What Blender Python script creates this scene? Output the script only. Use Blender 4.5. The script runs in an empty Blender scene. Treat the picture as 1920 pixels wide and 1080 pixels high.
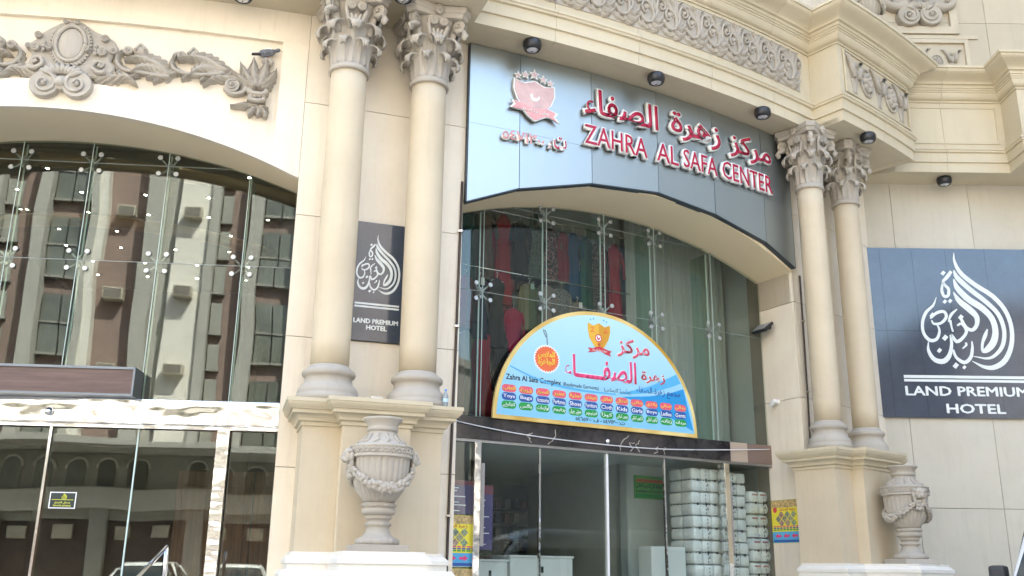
import bpy, bmesh, math, random, unicodedata
from mathutils import Vector, Matrix
random.seed(7)
R = math.radians
scene = bpy.context.scene
COL = scene.collection

# ---------------------------------------------------------------- camera
cam_data = bpy.data.cameras.new("camera")
cam_data.sensor_width = 36.0
cam_data.lens = 36.0 * 1800.0 / 1920.0
cam_data.clip_start = 0.1
cam_data.clip_end = 2000.0
cam = bpy.data.objects.new("camera", cam_data)
COL.objects.link(cam)
cam.matrix_world = (Matrix.Translation((0, 0, 1.6)) @ Matrix.Rotation(R(90 + 16.5), 4, 'X')
                    @ Matrix.Rotation(R(0.75), 4, 'Z'))
scene.camera = cam

# ---------------------------------------------------------------- sky, sun, exposure
SUN_FROM = Vector((0.42, 0.62, 0.95)).normalized()      # towards the sun: behind the building
world = bpy.data.worlds.new("World")
scene.world = world
world.use_nodes = True
wn = world.node_tree
bg = wn.nodes["Background"]
sky = wn.nodes.new("ShaderNodeTexSky")
sky.sky_type = 'NISHITA'
sky.sun_disc = False
sky.sun_elevation = math.asin(SUN_FROM.z)
sky.sun_rotation = math.atan2(SUN_FROM.x, SUN_FROM.y)
sky.air_density = 1.3
sky.dust_density = 3.0
sky.ozone_density = 0.6
wn.links.new(sky.outputs[0], bg.inputs[0])
bg.inputs[1].default_value = 0.15
sun_data = bpy.data.lights.new("sun", 'SUN')
sun_data.energy = 4.6
sun_data.angle = R(0.5)
sun_data.color = (1.0, 0.97, 0.92)
sun = bpy.data.objects.new("sun", sun_data)
COL.objects.link(sun)
sun.rotation_euler = (-SUN_FROM).to_track_quat('-Z', 'Y').to_euler()
vs = scene.view_settings
vs.view_transform = 'Standard'
vs.look = 'None'
vs.gamma = 1.0
vs.use_curve_mapping = False
vs.exposure = 2.93
scene.render.engine = 'CYCLES'
cy = scene.cycles
cy.max_bounces = 10
cy.diffuse_bounces = 5
cy.glossy_bounces = 5
cy.transmission_bounces = 6
cy.transparent_max_bounces = 24
cy.caustics_reflective = False
cy.caustics_refractive = False
cy.sample_clamp_indirect = 6.0
try:
    cy.use_denoising = True
    cy.denoiser = 'OPENIMAGEDENOISE'
except Exception:
    pass

# ---------------------------------------------------------------- plan geometry
# The front is an arc about OX,OY. A point is (radius, phi); phi = tangent angle in degrees.
OX, OY = -7.77, 29.19
def pol(r, phi, z=0.0):
    a = R(phi)
    return Vector((OX + r * math.sin(a), OY - r * math.cos(a), z))
class Frame:
    """vertical plane: s along the wall to the right, z up, d outwards to the street"""
    def __init__(self, x, y, phi, z=0.0):
        a = R(phi)
        self.o = Vector((x, y, z)); self.phi = phi
        self.t = Vector((math.cos(a), math.sin(a), 0)); self.n = Vector((math.sin(a), -math.cos(a), 0))
    def __call__(self, s, z, d=0.0):
        return self.o + self.t * s + self.n * d + Vector((0, 0, z))
    def mat(self, s=0, z=0, d=0):
        """local x = along, y = into the wall, z = up"""
        p = self(s, z, d)
        return Matrix(((self.t.x, -self.n.x, 0, p.x), (self.t.y, -self.n.y, 0, p.y), (0, 0, 1, p.z), (0, 0, 0, 1)))
def cyl_frame(r, phi, z=0.0):
    p = pol(r, phi)
    return Frame(p.x, p.y, phi, z)

# ---------------------------------------------------------------- materials
MATS = {}
def node_mat(name):
    m = bpy.data.materials.new(name)
    m.use_nodes = True
    MATS[name] = m
    nt = m.node_tree
    return m, nt, nt.nodes["Principled BSDF"]
def setp(b, **kw):
    for k, v in kw.items():
        k = {'col': 'Base Color', 'rough': 'Roughness', 'metal': 'Metallic', 'spec': 'Specular IOR Level',
             'coat': 'Coat Weight', 'emit': 'Emission Color', 'emit_s': 'Emission Strength', 'sub': 'Subsurface Weight'}[k]
        if isinstance(v, tuple) and len(v) == 3: v = v + (1,)
        b.inputs[k].default_value = v
def mix_rgb(nt, fac, a, b, blend='MIX'):
    n = nt.nodes.new("ShaderNodeMix"); n.data_type = 'RGBA'; n.blend_type = blend
    for sock, v in ((n.inputs[0], fac), (n.inputs[6], a), (n.inputs[7], b)):
        if isinstance(v, bpy.types.NodeSocket): nt.links.new(v, sock)
        else: sock.default_value = v if not isinstance(v, tuple) else (v + (1,))[:4]
    return n.outputs[2]
def noise(nt, scale, detail=4, rough=0.6, coord=None, vec_scale=None):
    n = nt.nodes.new("ShaderNodeTexNoise")
    n.inputs["Scale"].default_value = scale; n.inputs["Detail"].default_value = detail; n.inputs["Roughness"].default_value = rough
    if coord is not None:
        if vec_scale:
            mp = nt.nodes.new("ShaderNodeMapping"); mp.inputs["Scale"].default_value = vec_scale
            nt.links.new(coord, mp.inputs[0]); nt.links.new(mp.outputs[0], n.inputs[0])
        else: nt.links.new(coord, n.inputs[0])
    return n.outputs[0]
def ramp(nt, sock, p0, p1, c0=(0, 0, 0), c1=(1, 1, 1)):
    n = nt.nodes.new("ShaderNodeValToRGB")
    n.color_ramp.elements[0].position = p0; n.color_ramp.elements[0].color = c0 + (1,)
    n.color_ramp.elements[1].position = p1; n.color_ramp.elements[1].color = c1 + (1,)
    nt.links.new(sock, n.inputs[0])
    return n.outputs[0]
def geo_pos(nt):
    return nt.nodes.new("ShaderNodeNewGeometry").outputs["Position"]
def bump(nt, b, h, strength=0.2, dist=0.01):
    n = nt.nodes.new("ShaderNodeBump"); n.inputs["Strength"].default_value = strength; n.inputs["Distance"].default_value = dist
    nt.links.new(h, n.inputs["Height"]); nt.links.new(n.outputs[0], b.inputs["Normal"])
def plain(name, col, rough=0.5, metal=0.0, spec=0.5, var=0.0, scale=3.0, coat=0.0):
    m, nt, b = node_mat(name)
    setp(b, col=col, rough=rough, metal=metal, spec=spec, coat=coat)
    if var:
        f = noise(nt, scale, 4, 0.6, geo_pos(nt))
        lo = tuple(c * (1 - var) for c in col); hi = tuple(min(1, c * (1 + var)) for c in col)
        nt.links.new(ramp(nt, f, 0.3, 0.7, lo, hi), b.inputs["Base Color"])
    return m
def stone(name, col, dirt, rough=0.75, grain=90.0, dirt_amt=0.35, piece_var=0.04, streak=0.25):
    """cladding: slow mottling, vertical rain streaks, fine grain and a slight shift from piece to piece"""
    m, nt, b = node_mat(name)
    setp(b, rough=rough, spec=0.35)
    P = geo_pos(nt)
    oi = nt.nodes.new("ShaderNodeObjectInfo")
    big = noise(nt, 0.9, 5, 0.65, P)
    c = mix_rgb(nt, ramp(nt, big, 0.35, 0.75), col, tuple(a * (1 - dirt_amt) + d * dirt_amt for a, d in zip(col, dirt)))
    st = noise(nt, 2.2, 5, 0.7, P, (4.0, 4.0, 0.35))
    stm = ramp(nt, st, 0.52, 0.8)
    mul = nt.nodes.new("ShaderNodeMath"); mul.operation = 'MULTIPLY'; mul.inputs[1].default_value = streak
    nt.links.new(stm, mul.inputs[0])
    c = mix_rgb(nt, mul.outputs[0], c, dirt)
    fine = noise(nt, grain, 3, 0.6, P)
    c = mix_rgb(nt, ramp(nt, fine, 0.3, 0.7, (0.0, 0.0, 0.0), (0.12, 0.12, 0.12)), c, tuple(min(1, x * 1.25) for x in col))
    hs = nt.nodes.new("ShaderNodeHueSaturation")
    mr = nt.nodes.new("ShaderNodeMapRange")
    mr.inputs[3].default_value = 1 - piece_var; mr.inputs[4].default_value = 1 + piece_var
    nt.links.new(oi.outputs["Random"], mr.inputs[0]); nt.links.new(mr.outputs[0], hs.inputs["Value"])
    nt.links.new(c, hs.inputs["Color"]); nt.links.new(hs.outputs[0], b.inputs["Base Color"])
    bump(nt, b, fine, 0.12, 0.004)
    return m
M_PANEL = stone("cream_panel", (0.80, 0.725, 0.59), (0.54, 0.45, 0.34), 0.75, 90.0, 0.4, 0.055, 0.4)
M_RIGHT = stone("dimmed_panel", (0.58, 0.545, 0.45), (0.40, 0.36, 0.285), 0.75, 90.0, 0.4, 0.06, 0.4)  # cream panel darkened, standing in for the dimmer light on the right bay
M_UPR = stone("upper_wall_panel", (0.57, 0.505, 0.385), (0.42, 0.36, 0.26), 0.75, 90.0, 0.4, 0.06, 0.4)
M_COLUMN = stone("column_render", (0.605, 0.52, 0.375), (0.44, 0.355, 0.24), 0.75, 110.0, 0.5, 0.02, 0.35)
M_MOULD = stone("moulding_stone", (0.585, 0.515, 0.37), (0.40, 0.335, 0.225), 0.75)
M_SOFFIT = stone("bounce_lit_soffit", (0.84, 0.715, 0.48), (0.68, 0.56, 0.36), 0.8, 90, .25, .02, .08)  # brighter and yellower than the panels: bounced light put into the colour
M_GREY = stone("grey_cast_stone", (0.455, 0.415, 0.35), (0.26, 0.225, 0.18), 0.85, 120, 0.5, 0.05, 0.3)
M_BASE = stone("white_marble_base", (0.78, 0.75, 0.68), (0.60, 0.56, 0.48), 0.4)
M_JOINT = plain("joint_shadow_gap", (0.20, 0.17, 0.135), 0.9)
M_BLACK = plain("black_metal", (0.018, 0.019, 0.021), 0.35, 0.0, 0.5)
M_RUBBER = plain("black_rubber", (0.02, 0.02, 0.02), 0.8)
M_CABLE = plain("brown_cable", (0.06, 0.045, 0.035), 0.6)
M_WHITE = plain("white_paint", (0.80, 0.80, 0.78), 0.4)
M_SPIDER = plain("satin_steel", (0.50, 0.52, 0.52), 0.35, 0.6)
M_CHROME = plain("polished_chrome", (0.75, 0.76, 0.77), 0.12, 1.0)
def steel(name, scale, strength, rough=0.07, col=(0.78, 0.78, 0.76)):
    m, nt, b = node_mat(name)
    setp(b, col=col, rough=rough, metal=1.0)
    bump(nt, b, noise(nt, scale, 1.5, 0.4, geo_pos(nt), (1.0, 1.0, 2.2)), strength, 0.05)
    return m
M_STEEL = steel("wavy_stainless_steel", 1.6, 0.5, 0.06)
M_STEEL2 = steel("stainless_post", 3.0, 0.3, 0.12)
def glass(name, tint, f0, rough=0.0):
    """clear sheet glass: what lies behind shows tinted, the street reflects by the Fresnel term"""
    m = bpy.data.materials.new(name); m.use_nodes = True; MATS[name] = m
    nt = m.node_tree
    for n in list(nt.nodes): nt.nodes.remove(n)
    out = nt.nodes.new("ShaderNodeOutputMaterial")
    tr = nt.nodes.new("ShaderNodeBsdfTransparent"); tr.inputs[0].default_value = tint + (1,)
    gl = nt.nodes.new("ShaderNodeBsdfGlossy"); gl.inputs["Roughness"].default_value = rough
    gl.inputs["Color"].default_value = (0.95, 1.0, 0.97, 1)
    ge = nt.nodes.new("ShaderNodeNewGeometry")          # Schlick's term on the angle to the sheet, the same from both sides
    dt = nt.nodes.new("ShaderNodeVectorMath"); dt.operation = 'DOT_PRODUCT'
    nt.links.new(ge.outputs["Incoming"], dt.inputs[0]); nt.links.new(ge.outputs["Normal"], dt.inputs[1])
    def mth(op, a_, b_=None):
        n = nt.nodes.new("ShaderNodeMath"); n.operation = op
        for i, v in enumerate((a_, b_)):
            if v is None: continue
            if isinstance(v, bpy.types.NodeSocket): nt.links.new(v, n.inputs[i])
            else: n.inputs[i].default_value = v
        return n.outputs[0]
    om = mth('SUBTRACT', 1.0, mth('ABSOLUTE', dt.outputs["Value"]))
    mr = nt.nodes.new("ShaderNodeMapRange"); mr.inputs[3].default_value = f0; mr.inputs[4].default_value = 1.0
    nt.links.new(mth('POWER', om, 5.0), mr.inputs[0])
    mx = nt.nodes.new("ShaderNodeMixShader")
    # float-glass waviness, different for every pane
    oi = nt.nodes.new("ShaderNodeObjectInfo"); nz = nt.nodes.new("ShaderNodeTexNoise"); nz.noise_dimensions = '4D'
    nz.inputs["Scale"].default_value = 0.55; nz.inputs["Detail"].default_value = 1.0
    nt.links.new(ge.outputs["Position"], nz.inputs["Vector"]); nt.links.new(mth('MULTIPLY', oi.outputs["Random"], 40.0), nz.inputs["W"])
    bp_ = nt.nodes.new("ShaderNodeBump"); bp_.inputs["Strength"].default_value = 0.35; bp_.inputs["Distance"].default_value = 0.02
    nt.links.new(nz.outputs[0], bp_.inputs["Height"]); nt.links.new(bp_.outputs[0], gl.inputs["Normal"])
    nt.links.new(mr.outputs[0], mx.inputs[0]); nt.links.new(tr.outputs[0], mx.inputs[1]); nt.links.new(gl.outputs[0], mx.inputs[2])
    nt.links.new(mx.outputs[0], out.inputs[0])
    return m
M_GLASS_L = glass("tinted_reflective_glass", (0.76, 0.79, 0.74), 0.055)
M_GLASS_C = glass("shop_window_glass", (0.90, 0.93, 0.91), 0.036)
M_FIN = glass("green_edge_glass", (0.76, 0.87, 0.82), 0.04)
M_GLASS_EDGE = plain("glass_edge", (0.55, 0.68, 0.64), 0.25)

# ---------------------------------------------------------------- mesh helpers
class MB:
    def __init__(self):
        self.v = []; self.f = []; self.mi = []; self.sm = []
    def add(self, verts, faces, mi=0, smooth=False):
        o = len(self.v)
        self.v += [tuple(p) for p in verts]
        for f in faces:
            self.f.append(tuple(o + i for i in f)); self.mi.append(mi); self.sm.append(smooth)
        return self
    def hexa(self, p, mi=0):
        """8 corners: bottom ring 0-3, top ring 4-7"""
        return self.add(p, [(3, 2, 1, 0), (4, 5, 6, 7), (0, 1, 5, 4), (1, 2, 6, 5), (2, 3, 7, 6), (3, 0, 4, 7)], mi)
    def box(self, x0, x1, y0, y1, z0, z1, mi=0, M=None):
        p = [Vector(q) for q in ((x0, y0, z0), (x1, y0, z0), (x1, y1, z0), (x0, y1, z0), (x0, y0, z1), (x1, y0, z1), (x1, y1, z1), (x0, y1, z1))]
        if M is not None: p = [M @ q for q in p]
        return self.hexa(p, mi)
    def bbox(self, x0, x1, y0, y1, z0, z1, b=0.01, mi=0, M=None):
        """box with chamfered edges"""
        bm = bmesh.new()
        vs_ = [bm.verts.new(q) for q in ((x0, y0, z0), (x1, y0, z0), (x1, y1, z0), (x0, y1, z0), (x0, y0, z1), (x1, y0, z1), (x1, y1, z1), (x0, y1, z1))]
        for f in ((3, 2, 1, 0), (4, 5, 6, 7), (0, 1, 5, 4), (1, 2, 6, 5), (2, 3, 7, 6), (3, 0, 4, 7)): bm.faces.new([vs_[i] for i in f])
        bmesh.ops.bevel(bm, geom=list(bm.edges), offset=b, segments=2, affect='EDGES', profile=0.6)
        return self.bm(bm, mi, M)
    def bm(self, bm, mi=0, M=None, smooth=False):
        bm.verts.index_update()
        vs_ = [(M @ v.co) if M is not None else v.co.copy() for v in bm.verts]
        self.add(vs_, [tuple(v.index for v in f.verts) for f in bm.faces], mi, smooth)
        bm.free()
        return self
    def lathe(self, prof, n=24, M=None, mi=0, smooth=True, caps=True, mod=None):
        """prof: (r,z) pairs from the bottom; mod(angle,i)->radius factor"""
        vs_ = []
        for i, (r, z) in enumerate(prof):
            for k in range(n):
                a = 2 * math.pi * k / n
                rr = r * (mod(a, i) if mod else 1.0)
                p = Vector((rr * math.cos(a), rr * math.sin(a), z))
                vs_.append(M @ p if M is not None else p)
        fs = []
        for i in range(len(prof) - 1):
            for k in range(n):
                k2 = (k + 1) % n
                fs.append((i * n + k, i * n + k2, (i + 1) * n + k2, (i + 1) * n + k))
        self.add(vs_, fs, mi, smooth)
        if caps:
            o = len(self.v) - len(vs_)
            self.f.append(tuple(o + k for k in reversed(range(n)))); self.mi.append(mi); self.sm.append(False)
            self.f.append(tuple(o + (len(prof) - 1) * n + k for k in range(n))); self.mi.append(mi); self.sm.append(False)
        return self
    def tube(self, pts, rad, n=8, mi=0, smooth=True, flat=1.0, up=None):
        """round tube along pts; rad number or list; flat squashes along the frame's second axis"""
        pts = [Vector(p) for p in pts]
        if not isinstance(rad, (list, tuple)): rad = [rad] * len(pts)
        vs_ = []; ref = Vector(up) if up else None
        for i, p in enumerate(pts):
            d = (pts[min(i + 1, len(pts) - 1)] - pts[max(i - 1, 0)])
            d = d.normalized() if d.length > 1e-9 else Vector((0, 0, 1))
            u = ref if ref is not None else (Vector((0, 0, 1)) if abs(d.z) < 0.9 else Vector((1, 0, 0)))
            a = d.cross(u)
            if a.length < 1e-6: a = d.orthogonal()
            a.normalize(); b = a.cross(d).normalized()
            for k in range(n):
                t = 2 * math.pi * k / n
                vs_.append(p + a * (rad[i] * math.cos(t)) + b * (rad[i] * flat * math.sin(t)))
        fs = []
        for i in range(len(pts) - 1):
            for k in range(n):
                k2 = (k + 1) % n
                fs.append((i * n + k, i * n + k2, (i + 1) * n + k2, (i + 1) * n + k))
        fs.append(tuple(reversed(range(n)))); fs.append(tuple((len(pts) - 1) * n + k for k in range(n)))
        return self.add(vs_, fs, mi, smooth)
    def prism(self, poly, y0, y1, mi=0, M=None):
        """outline (x,z) counter-clockwise seen from the front (-y), from y0 (front) to y1 (back)"""
        n = len(poly)
        vs_ = [Vector((x, y0, z)) for x, z in poly] + [Vector((x, y1, z)) for x, z in poly]
        if M is not None: vs_ = [M @ v for v in vs_]
        fs = [tuple(range(n)), tuple(n + k for k in reversed(range(n)))]
        for k in range(n):
            k2 = (k + 1) % n
            fs.append((k2, k, n + k, n + k2))
        return self.add(vs_, fs, mi)
    def ribbon(self, pts, widths, y0, y1, mi=0, M=None, taper=True):
        """brush stroke in the x,z plane with a width at each point, given thickness"""
        pts = [Vector((p[0], p[1])) for p in pts]
        L, Rr = [], []
        for i, p in enumerate(pts):
            d = pts[min(i + 1, len(pts) - 1)] - pts[max(i - 1, 0)]
            d.normalize(); nrm = Vector((-d.y, d.x)); w = widths[i] / 2
            L.append(p + nrm * w); Rr.append(p - nrm * w)
        n = len(pts); vs_ = []
        for y in (y0, y1):
            vs_ += [Vector((q.x, y, q.y)) for q in L] + [Vector((q.x, y, q.y)) for q in Rr]
        if M is not None: vs_ = [M @ v for v in vs_]
        fs = []
        for i in range(n - 1):
            fs.append((i, n + i, n + i + 1, i + 1))
            fs.append((2 * n + i, 2 * n + i + 1, 3 * n + i + 1, 3 * n + i))
            fs.append((i, i + 1, 2 * n + i + 1, 2 * n + i))
            fs.append((n + i + 1, n + i, 3 * n + i, 3 * n + i + 1))
        fs.append((0, 2 * n, 3 * n, n)); fs.append((n - 1, 2 * n - 1, 4 * n - 1, 3 * n - 1))
        return self.add(vs_, fs, mi)
    def mesh(self, name, mats):
        me = bpy.data.meshes.new(name)
        me.from_pydata(self.v, [], self.f)
        if not isinstance(mats, (list, tuple)): mats = [mats]
        for m in mats: me.materials.append(m)
        me.polygons.foreach_set("material_index", self.mi)
        me.polygons.foreach_set("use_smooth", self.sm)
        me.update()
        return me
    def build(self, name, mats, parent=None, M=None):
        return link(name, self.mesh(name, mats), parent, M)
def fix_normals(me):
    bm = bmesh.new(); bm.from_mesh(me); bmesh.ops.recalc_face_normals(bm, faces=bm.faces); bm.to_mesh(me); bm.free()
I4 = Matrix.Identity(4)
WORLD = {}
def place(o, parent, M):
    """M given: placed relative to the parent. M not given: the mesh already is in world coordinates"""
    COL.objects.link(o)
    if parent is None:
        if M is not None: o.matrix_basis = M
        WORLD[o.name] = M.copy() if M is not None else I4
    else:
        o.parent = parent
        if M is not None:
            o.matrix_basis = M; WORLD[o.name] = WORLD[parent.name] @ M
        else:
            o.matrix_parent_inverse = WORLD[parent.name].inverted(); WORLD[o.name] = I4
    return o
def link(name, me, parent=None, M=None):
    return place(bpy.data.objects.new(name, me), parent, M)
def empty(name, M=None, parent=None):
    o = bpy.data.objects.new(name, None); o.empty_display_size = 0.2
    return place(o, parent, M if M is not None or parent is None else I4)
def tag(o, label=None, cat=None, group=None, kind=None):
    if label: o["label"] = label
    if cat: o["category"] = cat
    if group: o["group"] = group
    if kind: o["kind"] = kind
    return o
def T(x, y, z): return Matrix.Translation((x, y, z))
def copy_tree(o, M=None, label=None, group=None, parent=None, top=True):
    """copy of a thing with copies of its parts and sub-parts"""
    c = o.copy(); COL.objects.link(c); c.parent = parent
    if M is not None: c.matrix_basis = M
    WORLD[c.name] = c.matrix_basis.copy() if parent is None else WORLD[parent.name] @ c.matrix_parent_inverse @ c.matrix_basis
    if label: c["label"] = label
    if group: c["group"] = group
    for ch in o.children: copy_tree(ch, None, parent=c)
    return c

# ---------------------------------------------------------------- lettering
FORMS = {}
for cp in list(range(0xFB50, 0xFDFF)) + list(range(0xFE70, 0xFEFD)):
    p_ = unicodedata.decomposition(chr(cp)).split()
    if len(p_) == 2 and p_[0] in ('<isolated>', '<initial>', '<medial>', '<final>'):
        FORMS.setdefault(chr(int(p_[1], 16)), {})[p_[0][1:-1]] = chr(cp)
LAM_ALEF = {'\u0644\u0627': ('\ufefb', '\ufefc'), '\u0644\u0623': ('\ufef7', '\ufef8')}
def ar(s):
    """join Arabic letters into their written forms, in drawing order"""
    out = []; prev = False; i = 0
    while i < len(s):
        ch = s[i]
        if s[i:i + 2] in LAM_ALEF:
            out.append(LAM_ALEF[s[i:i + 2]][1 if prev else 0]); prev = False; i += 2; continue
        f = FORMS.get(ch)
        if not f:
            out.append(ch); prev = ch == '\u0640'; i += 1; continue
        nx = s[i + 1] if i + 1 < len(s) else ''
        nj = (nx in FORMS and 'final' in FORMS[nx]) or nx == '\u0640'
        can = 'initial' in f
        k = 'medial' if prev and can and nj else 'final' if prev and 'final' in f else 'initial' if can and nj else 'isolated'
        out.append(f.get(k, ch)); prev = can and nj; i += 1
    return ''.join(reversed(out))
def text_mesh(s, width=None, height=None, bold=0.0, depth=0.004, res=2, lift=0.0004, align='C'):
    """lettering as a mesh in the x,z plane, front at y=0 towards -y, centred; sized to width and / or height"""
    cu = bpy.data.curves.new("lettering", 'FONT')
    cu.body = s; cu.size = 1.0; cu.resolution_u = res; cu.offset = bold
    ob = bpy.data.objects.new("lettering", cu); COL.objects.link(ob)
    me0 = bpy.data.meshes.new_from_object(ob.evaluated_get(bpy.context.evaluated_depsgraph_get()))
    bpy.data.objects.remove(ob); bpy.data.curves.remove(cu)
    bm = bmesh.new(); bm.from_mesh(me0); bpy.data.meshes.remove(me0)
    bmesh.ops.remove_doubles(bm, verts=bm.verts, dist=1e-5)
    xs = [v.co.x for v in bm.verts]; ys = [v.co.y for v in bm.verts]
    x0, x1, y0, y1 = min(xs), max(xs), min(ys), max(ys)
    sx = width / (x1 - x0) if width else None; sy = height / (y1 - y0) if height else None
    sx = sx or sy; sy = sy or sx
    # islands (letters) get slightly different lifts so that touching letters never share a plane
    seen = set(); k = 0
    bm.verts.ensure_lookup_table()
    isl = {}
    for v in bm.verts:
        if v.index in seen: continue
        st = [v]; seen.add(v.index)
        while st:
            q = st.pop(); isl[q.index] = k
            for e in q.link_edges:
                w = e.other_vert(q)
                if w.index not in seen: seen.add(w.index); st.append(w)
        k += 1
    for v in bm.verts:
        v.co = Vector(((v.co.x - (x0 + x1) / 2) * sx, -lift * (isl[v.index] % 4), (v.co.y - (y0 + y1) / 2) * sy))
    bmesh.ops.recalc_face_normals(bm, faces=bm.faces)
    for f in bm.faces:
        if f.normal.y > 0: f.normal_flip()
    if depth:
        g = bmesh.ops.extrude_face_region(bm, geom=list(bm.faces))
        for e in g['geom']:
            if isinstance(e, bmesh.types.BMVert): e.co.y -= depth
        # the moved copy is the front; the originals stay behind
        for e in g['geom']:
            if isinstance(e, bmesh.types.BMVert): e.co.y += 0.0
        bmesh.ops.recalc_face_normals(bm, faces=bm.faces)
        bmesh.ops.translate(bm, verts=bm.verts, vec=(0, depth, 0))
    me = bpy.data.meshes.new("lettering"); bm.to_mesh(me); bm.free()
    return me
def text(name, s, mat, parent, M, fat=0.0, **kw):
    """fat: the strokes are thickened by that much with shifted copies of the lettering"""
    me = text_mesh(s, **kw)
    if fat:
        bm = bmesh.new()
        for k, (dx, dz) in enumerate(((-1, 0), (1, 0), (0, .7), (0, -.7), (0, 0))):
            a = len(bm.verts); bm.from_mesh(me); bm.verts.ensure_lookup_table()
            for v in bm.verts[a:]: v.co += Vector((dx * fat / 2, -.0003 * k, dz * fat / 2))
        bm.to_mesh(me); bm.free()
    me.materials.append(mat)
    return link(name, me, parent, M)
# ================================================================ SETTING
M_ROAD = plain("asphalt", (0.10, 0.095, 0.088), 0.9, 0, 0.3, 0.2, 2.0)
M_PAVE = plain("pavement_paving", (0.48, 0.455, 0.41), 0.8, 0, 0.3, 0.12, 1.5)
M_KERB = plain("kerb_concrete", (0.42, 0.41, 0.38), 0.8, 0, 0.3, 0.1, 3)
def sheet(name, x0, x1, y0, y1, z, mat):
    o = MB().add([(x0, y0, z), (x1, y0, z), (x1, y1, z), (x0, y1, z)], [(0, 1, 2, 3)]).build(name, mat)
    return tag(o, kind="structure")
sheet("ground", -600, 600, -600, 600, -0.16, plain("dusty_ground", (0.36, 0.31, 0.25), 0.95, 0, 0.2, 0.15, 0.2))
sheet("road", -120, 160, -13.4, 4.4, -0.15, M_ROAD)
for nm, y0, y1 in (("pavement", 4.6, 30.0), ("far_pavement", -17.0, -13.6)):
    tag(MB().box(-40, 60, y0, y1, -0.3, 0.0).build(nm, M_PAVE), kind="structure")
for nm, y0 in (("kerb", 4.4), ("far_kerb", -13.6)):
    tag(MB().bbox(-40, 60, y0, y0 + 0.2, -0.3, 0.012, 0.02).build(nm, M_KERB), kind="structure")
mk = MB()
for k in range(-10, 20): mk.box(k * 4.0, k * 4.0 + 2.0, -4.56, -4.44, -0.148, -0.146)
tag(mk.build("road_marking", plain("road_paint", (0.7, 0.7, 0.66), 0.7)), kind="structure")

# ================================================================ THE HOTEL BUILDING
RW = 19.45                 # wall face
RC = 19.87                 # column axes
ZS = 8.18                  # soffit of the entablature
ROWS = [-0.1, 1.21, 2.66, 4.11, 5.56, 7.0, ZS + 0.02]
PHI_L, PHI_C = 7.32, 29.85          # centres of the two arches
HALF = 8.27
building = empty("hotel_building", T(1.0, 11.6, 0))
tag(building, "cream stone hotel building with curved arcaded front, paired columns and carved entablature", "building")

def arch_z(phi, pc):
    s = min(abs(phi - pc), HALF) * math.pi / 180 * RW
    return 6.60 - (7.05 - math.sqrt(7.05 ** 2 - s * s))
def frange(a, b, n): return [a + (b - a) * i / n for i in range(n + 1)]
def cyl_strip(mb, phis, zlo, zhi, rb, rf, mi=0):
    """curved slab between radii rb (back) and rf (front); zlo, zhi numbers or functions of phi"""
    fl = zlo if callable(zlo) else (lambda p: zlo)
    fh = zhi if callable(zhi) else (lambda p: zhi)
    vs_ = []
    for p in phis:
        vs_ += [pol(rb, p, fl(p)), pol(rf, p, fl(p)), pol(rf, p, fh(p)), pol(rb, p, fh(p))]
    fs = []
    for i in range(len(phis) - 1):
        a, b = i * 4, i * 4 + 4
        fs += [(a + 1, b + 1, b + 2, a + 2), (a + 2, b + 2, b + 3, a + 3), (a + 3, b + 3, b, a), (a, b, b + 1, a + 1)]
    e = (len(phis) - 1) * 4
    fs += [(0, 1, 2, 3), (e + 3, e + 2, e + 1, e)]
    return mb.add(vs_, fs, mi)

G = 0.004
GL = Frame(-5.40, 10.80, 5.0)       # glass plane of the hotel entrance
GC = Frame(1.42, 13.10, 29.5)       # glass plane of the shop
def to_plane(p, fr):
    """push a point of the front straight back (along the plane's normal) on to the glass plane: its s"""
    return (p - fr.o).dot(fr.t)
# ---- piers
def pier(name, p0, p1, inset=0.02):
    w = empty(name, None, building)
    cyl_strip(MB(), frange(p0 + inset, p1 - 0.02, 8), -0.1, ZS, RW - 0.35, RW - 0.022).build("backing", M_JOINT, w)
    for z0, z1 in zip(ROWS[:-1], ROWS[1:]):
        cyl_strip(MB(), frange(p0, p1, 10), z0 + G, z1 - G, RW - 0.05, RW).build("wall_panel", M_PANEL, w)
    return w
pier("left_pier", 15.652, 21.56)
pr = pier("right_pier", 38.12, 46.2, 0.9)
# the pier left of the hotel entrance, at the edge of the picture
pier("far_left_pier", -7.2, -0.98)
# ---- jamb of the shop opening (right side, facing the camera) in the same courses
c0 = pol(RW, 38.12); sj = to_plane(c0, GC)
jamb = empty("shop_jamb", None, building)
dj = (c0 - GC.o).dot(GC.n)
for z0, z1 in zip(ROWS[:-2], ROWS[1:-1]):
    zt = min(z1 - G, 6.06) if z1 > 6.5 else z1 - G
    MB().box(sj, sj + 0.05, -dj + 0.004, 0.03, z0 + G, zt, M=GC.mat()).build("wall_panel", M_PANEL, jamb)
MB().box(sj, sj + 0.05, -dj + 0.004, 0.03, 5.56 + G, 6.06, M=GC.mat()).build("wall_panel", M_PANEL, jamb)
MB().box(sj + 0.03, sj + 0.25, -dj + 0.05, 0.3, -0.1, 6.3, M=GC.mat()).build("backing", M_JOINT, jamb)

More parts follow.
